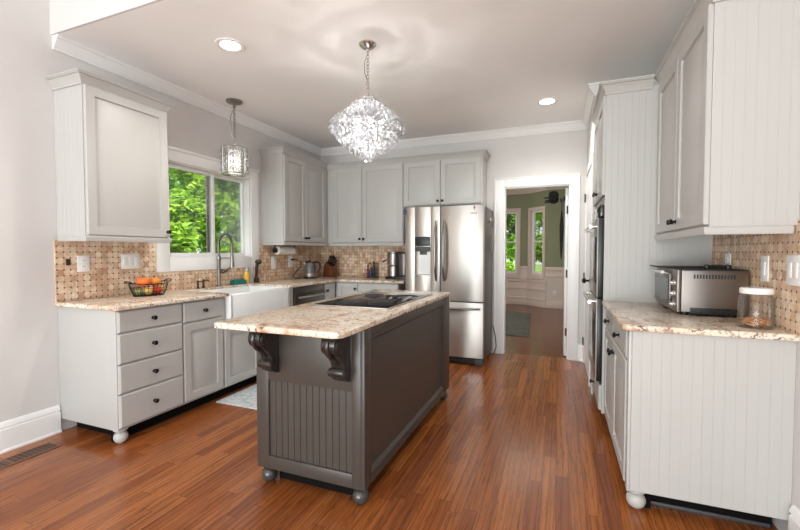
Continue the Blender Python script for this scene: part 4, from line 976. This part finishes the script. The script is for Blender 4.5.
m.cyl((0, 0, -.42), (0, 0, -.55), .010)
for i in range(10):
    a = i * 2 * PI / 10; m.cyl((rd * math.cos(a), rd * math.sin(a), zt), (rd * math.cos(a), rd * math.sin(a), zb), .004, 6)
m.build('frame', 'chrome', k_)
MB().lathe([(.001, -.06), (.022, -.05), (.03, 0), (.022, .04), (.001, .045)], (0, 0, -.60), 14).build('bulb', 'bulb', k_)
for i in range(10):
    a = (i + .5) * 2 * PI / 10; m = MB()
    for j in range(4):
        z = zt - .032 - j * .063; pts_ = []
        for q in range(14):
            t = 2 * PI * q / 14; al = a + .22 * math.cos(t); pts_.append((rd * math.cos(al), rd * math.sin(al), z + .029 * math.sin(t)))
        m.tube(pts_, .0045, 5, True)
    st = m.build('ring_strip', 'chrome', k_)
    m = MB()
    for j in range(4):
        z = zt - .032 - j * .063; m.lathe([(.001, -.024), (.010, -.01), (.012, 0), (.010, .01), (.001, .024)], (rd * math.cos(a), rd * math.sin(a), z), 6)
    m.build('crystal_strip', 'crystal_glass', st, None)
MB().lathe([(.062, zt - .02), (.062, zb + .01), (.060, zb + .01), (.060, zt - .02)], (0, 0, 0), 24).build('inner_shade', 'frosted_glass', k_)
light('pendant_glow', 'POINT', (PX, PY, H - .60), (0, 0, 0), 3, (1, .93, .84), .02)

# ------------------------------------------------------------------ floor things
tag(MB().box(-2.70 + .045, -1.93, 2.53, 3.75, .0005, .010, .003).build('kitchen_mat', 'mat_bluegrey'), 'pale blue grey mat on the floor before the sink', 'mat')
tag(MB().prism([(-1.9, 6.25), (-.395, 6.20), (-.508, 8.52), (-1.9, 8.8)], 'z', .0005, .010, .002).build('area_rug', 'rug_sage'), 'grey green area rug on the nook floor beyond the doorway', 'rug')
k_ = T('floor_vent', 'brown slotted floor vent beside the left baseboard', 'vent', (-3.055, 1.34, .0005))
m = MB().box(-.066, -.05, -.24, .25, 0, .004, .001).box(.05, .066, -.24, .25, 0, .004, .001)
for y in (-.24, .0, .234): m.box(-.05, .05, y, y + .016, 0, .004)
m.build('frame', 'vent_metal', k_)
MB().box(-.05, .05, -.224, .234, 0, .0012).build('duct', 'black_plastic', k_)
m = MB()
for i in range(18):
    y = -.218 + i * .0255
    if abs(y - .008) > .012: m.box(-.05, .05, y, y + .007, .0013, .0035)
m.build('grille', 'vent_metal', k_)
# things hanging on the open door
k_ = T('coat_hook_rack', 'over the door hook rack on the open nook door', 'hook rack', (.068, 5.55, 1.93))
MB().box(-.012, -.001, -.17, .17, -.02, .02, .002).build('rail', 'black_iron', k_)
for y in (-.13, 0, .13): MB().tube([(-.010, y, 0), (-.05, y, -.02), (-.06, y, .005)], .005, 6).build('hook', 'black_iron', k_)
for y, z, lb in ((5.38, 1.965, 'black cap on the nearest hook of the open door'), (5.555, 1.93, 'black cap on the middle hook of the open door'), (5.73, 1.97, 'black cap on the farthest hook of the open door')):
    h_ = T('cap', lb, 'cap', (-.068, y, z), (y - 5.55) * 1.5)
    MB().sphere((0, 0, 0), .062, 16, .85).build('crown', 'dark_cloth', h_)
    MB().lathe([(.001, -.03), (.07, -.032), (.072, -.027), (.001, -.02)], (-.045, 0, 0), 18).build('brim', 'dark_cloth', h_)
h_ = T('umbrella', 'closed dark umbrella hanging on the open nook door', 'umbrella', (.03, 5.50, 1.83))
MB().tube([(0, 0, -.05), (0, .01, -.25), (0, .015, -.55), (0, .015, -.66)], [.008, .026, .016, .005], 10).build('folded_canopy', 'dark_cloth', h_)
MB().tube([(0, 0, -.06), (0, 0, .03), (.0, .03, .06), (0, .05, .03)], .006, 8).build('handle', 'black_plastic', h_)

# ------------------------------------------------------------------ outdoors
tag(MB().box(-40, 40, 10.8, 60, -.7, -.5).box(-40, -3.6, -12, 10.8, -.7, -.5).build('lawn', 'lawn'), 'green lawn outside the windows', 'lawn', None, 'structure')
def tree(x, y, h, rad, n, label, mat, seedn, low=.4, leaf=.13):
    rnd = random.Random(seedn); t = T('tree', label, 'tree', (x, y, -.5), 0, None)
    m = MB().tube([(0, 0, 0), (.05, .03, h * .35), (-.05, .0, h * .7), (0, 0, h * .9)], [.08, .07, .05, .03], 10)
    blobs = []
    for i in range(16):
        a = rnd.uniform(0, 2 * PI); z = rnd.uniform(low, h); q = rad * math.sin(PI * min(1, max(.12, (z - low) / (h - low) * .8 + .15))) * rnd.uniform(.3, .85)
        p_ = Vector((q * math.cos(a), q * math.sin(a), z)); blobs.append((p_, rnd.uniform(.35, .6) * rad * .75))
        m.tube([(0, 0, max(.2, z - .6)), p_ * .6 + Vector((0, 0, z * .35)), p_], [.04, .03, .012], 6)
    m.build('trunk', 'bark', t)
    b = bmesh.new()
    for i in range(n):
        c_, r = blobs[rnd.randrange(len(blobs))]
        d_ = Vector((rnd.gauss(0, 1), rnd.gauss(0, 1), rnd.gauss(0, 1))).normalized() * r * rnd.uniform(.55, 1.05) ; p_ = c_ + d_
        u = Vector((rnd.gauss(0, 1), rnd.gauss(0, 1), rnd.gauss(0, .5))).normalized(); v = u.cross(Vector((rnd.gauss(0, .4), rnd.gauss(0, .4), 1))).normalized()
        l_ = leaf * rnd.uniform(.7, 1.3)
        b.faces.new([b.verts.new(p_ + q_) for q_ in (-u * l_, -v * l_ * .45 + u * l_ * .1, u * l_, v * l_ * .45 + u * l_ * .1)])
    mm = MB(); mm._take(b); mm.build('foliage', mat, t, None)
tree(-6.5, 4.98, 4.6, .95, 10500, 'bright leafy tree nearest the sink window, filling its left pane', 'leaf_bright', 3, -.1, .10)
tree(-6.6, 7.45, 4.8, .95, 10500, 'leafy tree nearest the sink window, filling its right pane', 'leaf_dark', 5, -.1, .10)
tree(-10.6, 9.8, 6.5, 1.65, 8000, 'taller tree between and behind the two nearer trees', 'leaf_bright', 8, -.2, .15)
tree(-2.1, 19.6, 6.5, 1.5, 5200, 'tree seen high through the far nook window', 'leaf_dark', 13, 1.2)
tree(-.45, 14.3, 5.5, 1.1, 7000, 'bright tree filling the angled bay window', 'leaf_bright', 17, .3)
tree(-1.85, 16.6, 1.2, .5, 1600, 'low yellow green shrub beyond the far nook window', 'leaf_bright', 19, .1)
def hedge():
    rnd = random.Random(4); b = bmesh.new()
    for i in range(15000):
        y = rnd.uniform(6, 20); z = rnd.uniform(0, 6.6 + math.sin(y * 1.7) * .6 + math.sin(y * 4.1) * .3); x = rnd.uniform(-.7, .7) + .4 * math.sin(y * 2.3 + z * 1.5)
        p_ = Vector((x - 14.5, y, z - .5))
        u = Vector((rnd.gauss(0, 1), rnd.gauss(0, 1), rnd.gauss(0, .6))).normalized(); v = u.cross(Vector((rnd.gauss(0, .4), rnd.gauss(0, .4), 1))).normalized(); l_ = rnd.uniform(.14, .26)
        b.faces.new([b.verts.new(p_ + q_) for q_ in (-u * l_, -v * l_ * .45, u * l_, v * l_ * .45)])
    t = T('hedge', 'tall dense hedge closing off the garden behind the trees', 'hedge', (0, 0, 0)); mm = MB(); mm._take(b); mm.build('foliage', 'leaf_dark', t, None)
    m = MB()
    for i in range(10): m.tube([(-14.5, 6.7 + i * 1.4, -.5), (-14.4, 6.8 + i * 1.4, 3), (-14.5, 6.6 + i * 1.4, 5.6)], [.08, .06, .02], 6)
    m.build('stems', 'bark', t)
hedge()
k_ = T('house', 'white neighbouring house far beyond the nook window', 'house', (-6.5, 48, -.5))
MB().box(-3.5, 3.5, -.2, 5, 0, 2.6).build('wall', 'house_white', k_)
MB().prism([(-.6, 2.6), (5.4, 2.6), (2.4, 4.2)], 'x', -3.9, 3.9).build('roof', 'roof_grey', k_)
for x in (-2, 0, 2): MB().box(x - .4, x + .4, -.24, -.2, 1, 2).build('window', 'nickel', k_)

# ------------------------------------------------------------------ families of like things
for o in list(COL.objects):
    if o.parent or 'category' not in o.keys() or 'group' in o.keys(): continue
    n = o.name.split('.')[0]
    g = {'base_cabinet': 'grey base cabinets', 'wall_cabinet': 'grey wall cabinets', 'countertop': 'granite countertops', 'recessed_light': 'recessed ceiling lights',
         'cap': 'black caps on the open door', 'tree': 'garden trees', 'wall_outlet': 'outlet plates', 'light_switch_plate': 'switch plates', 'soap_pump': 'dark pumps beside the faucet',
         'fridge_magnet': 'magnets on the refrigerator', 'pumpkin': 'fruit in the wire basket', 'squash': 'fruit in the wire basket', 'tomato': 'fruit in the wire basket',
         'apple': 'fruit in the wire basket', 'pear': 'fruit in the wire basket', 'gourd': 'fruit in the wire basket'}.get(n)
    if g: o['group'] = g
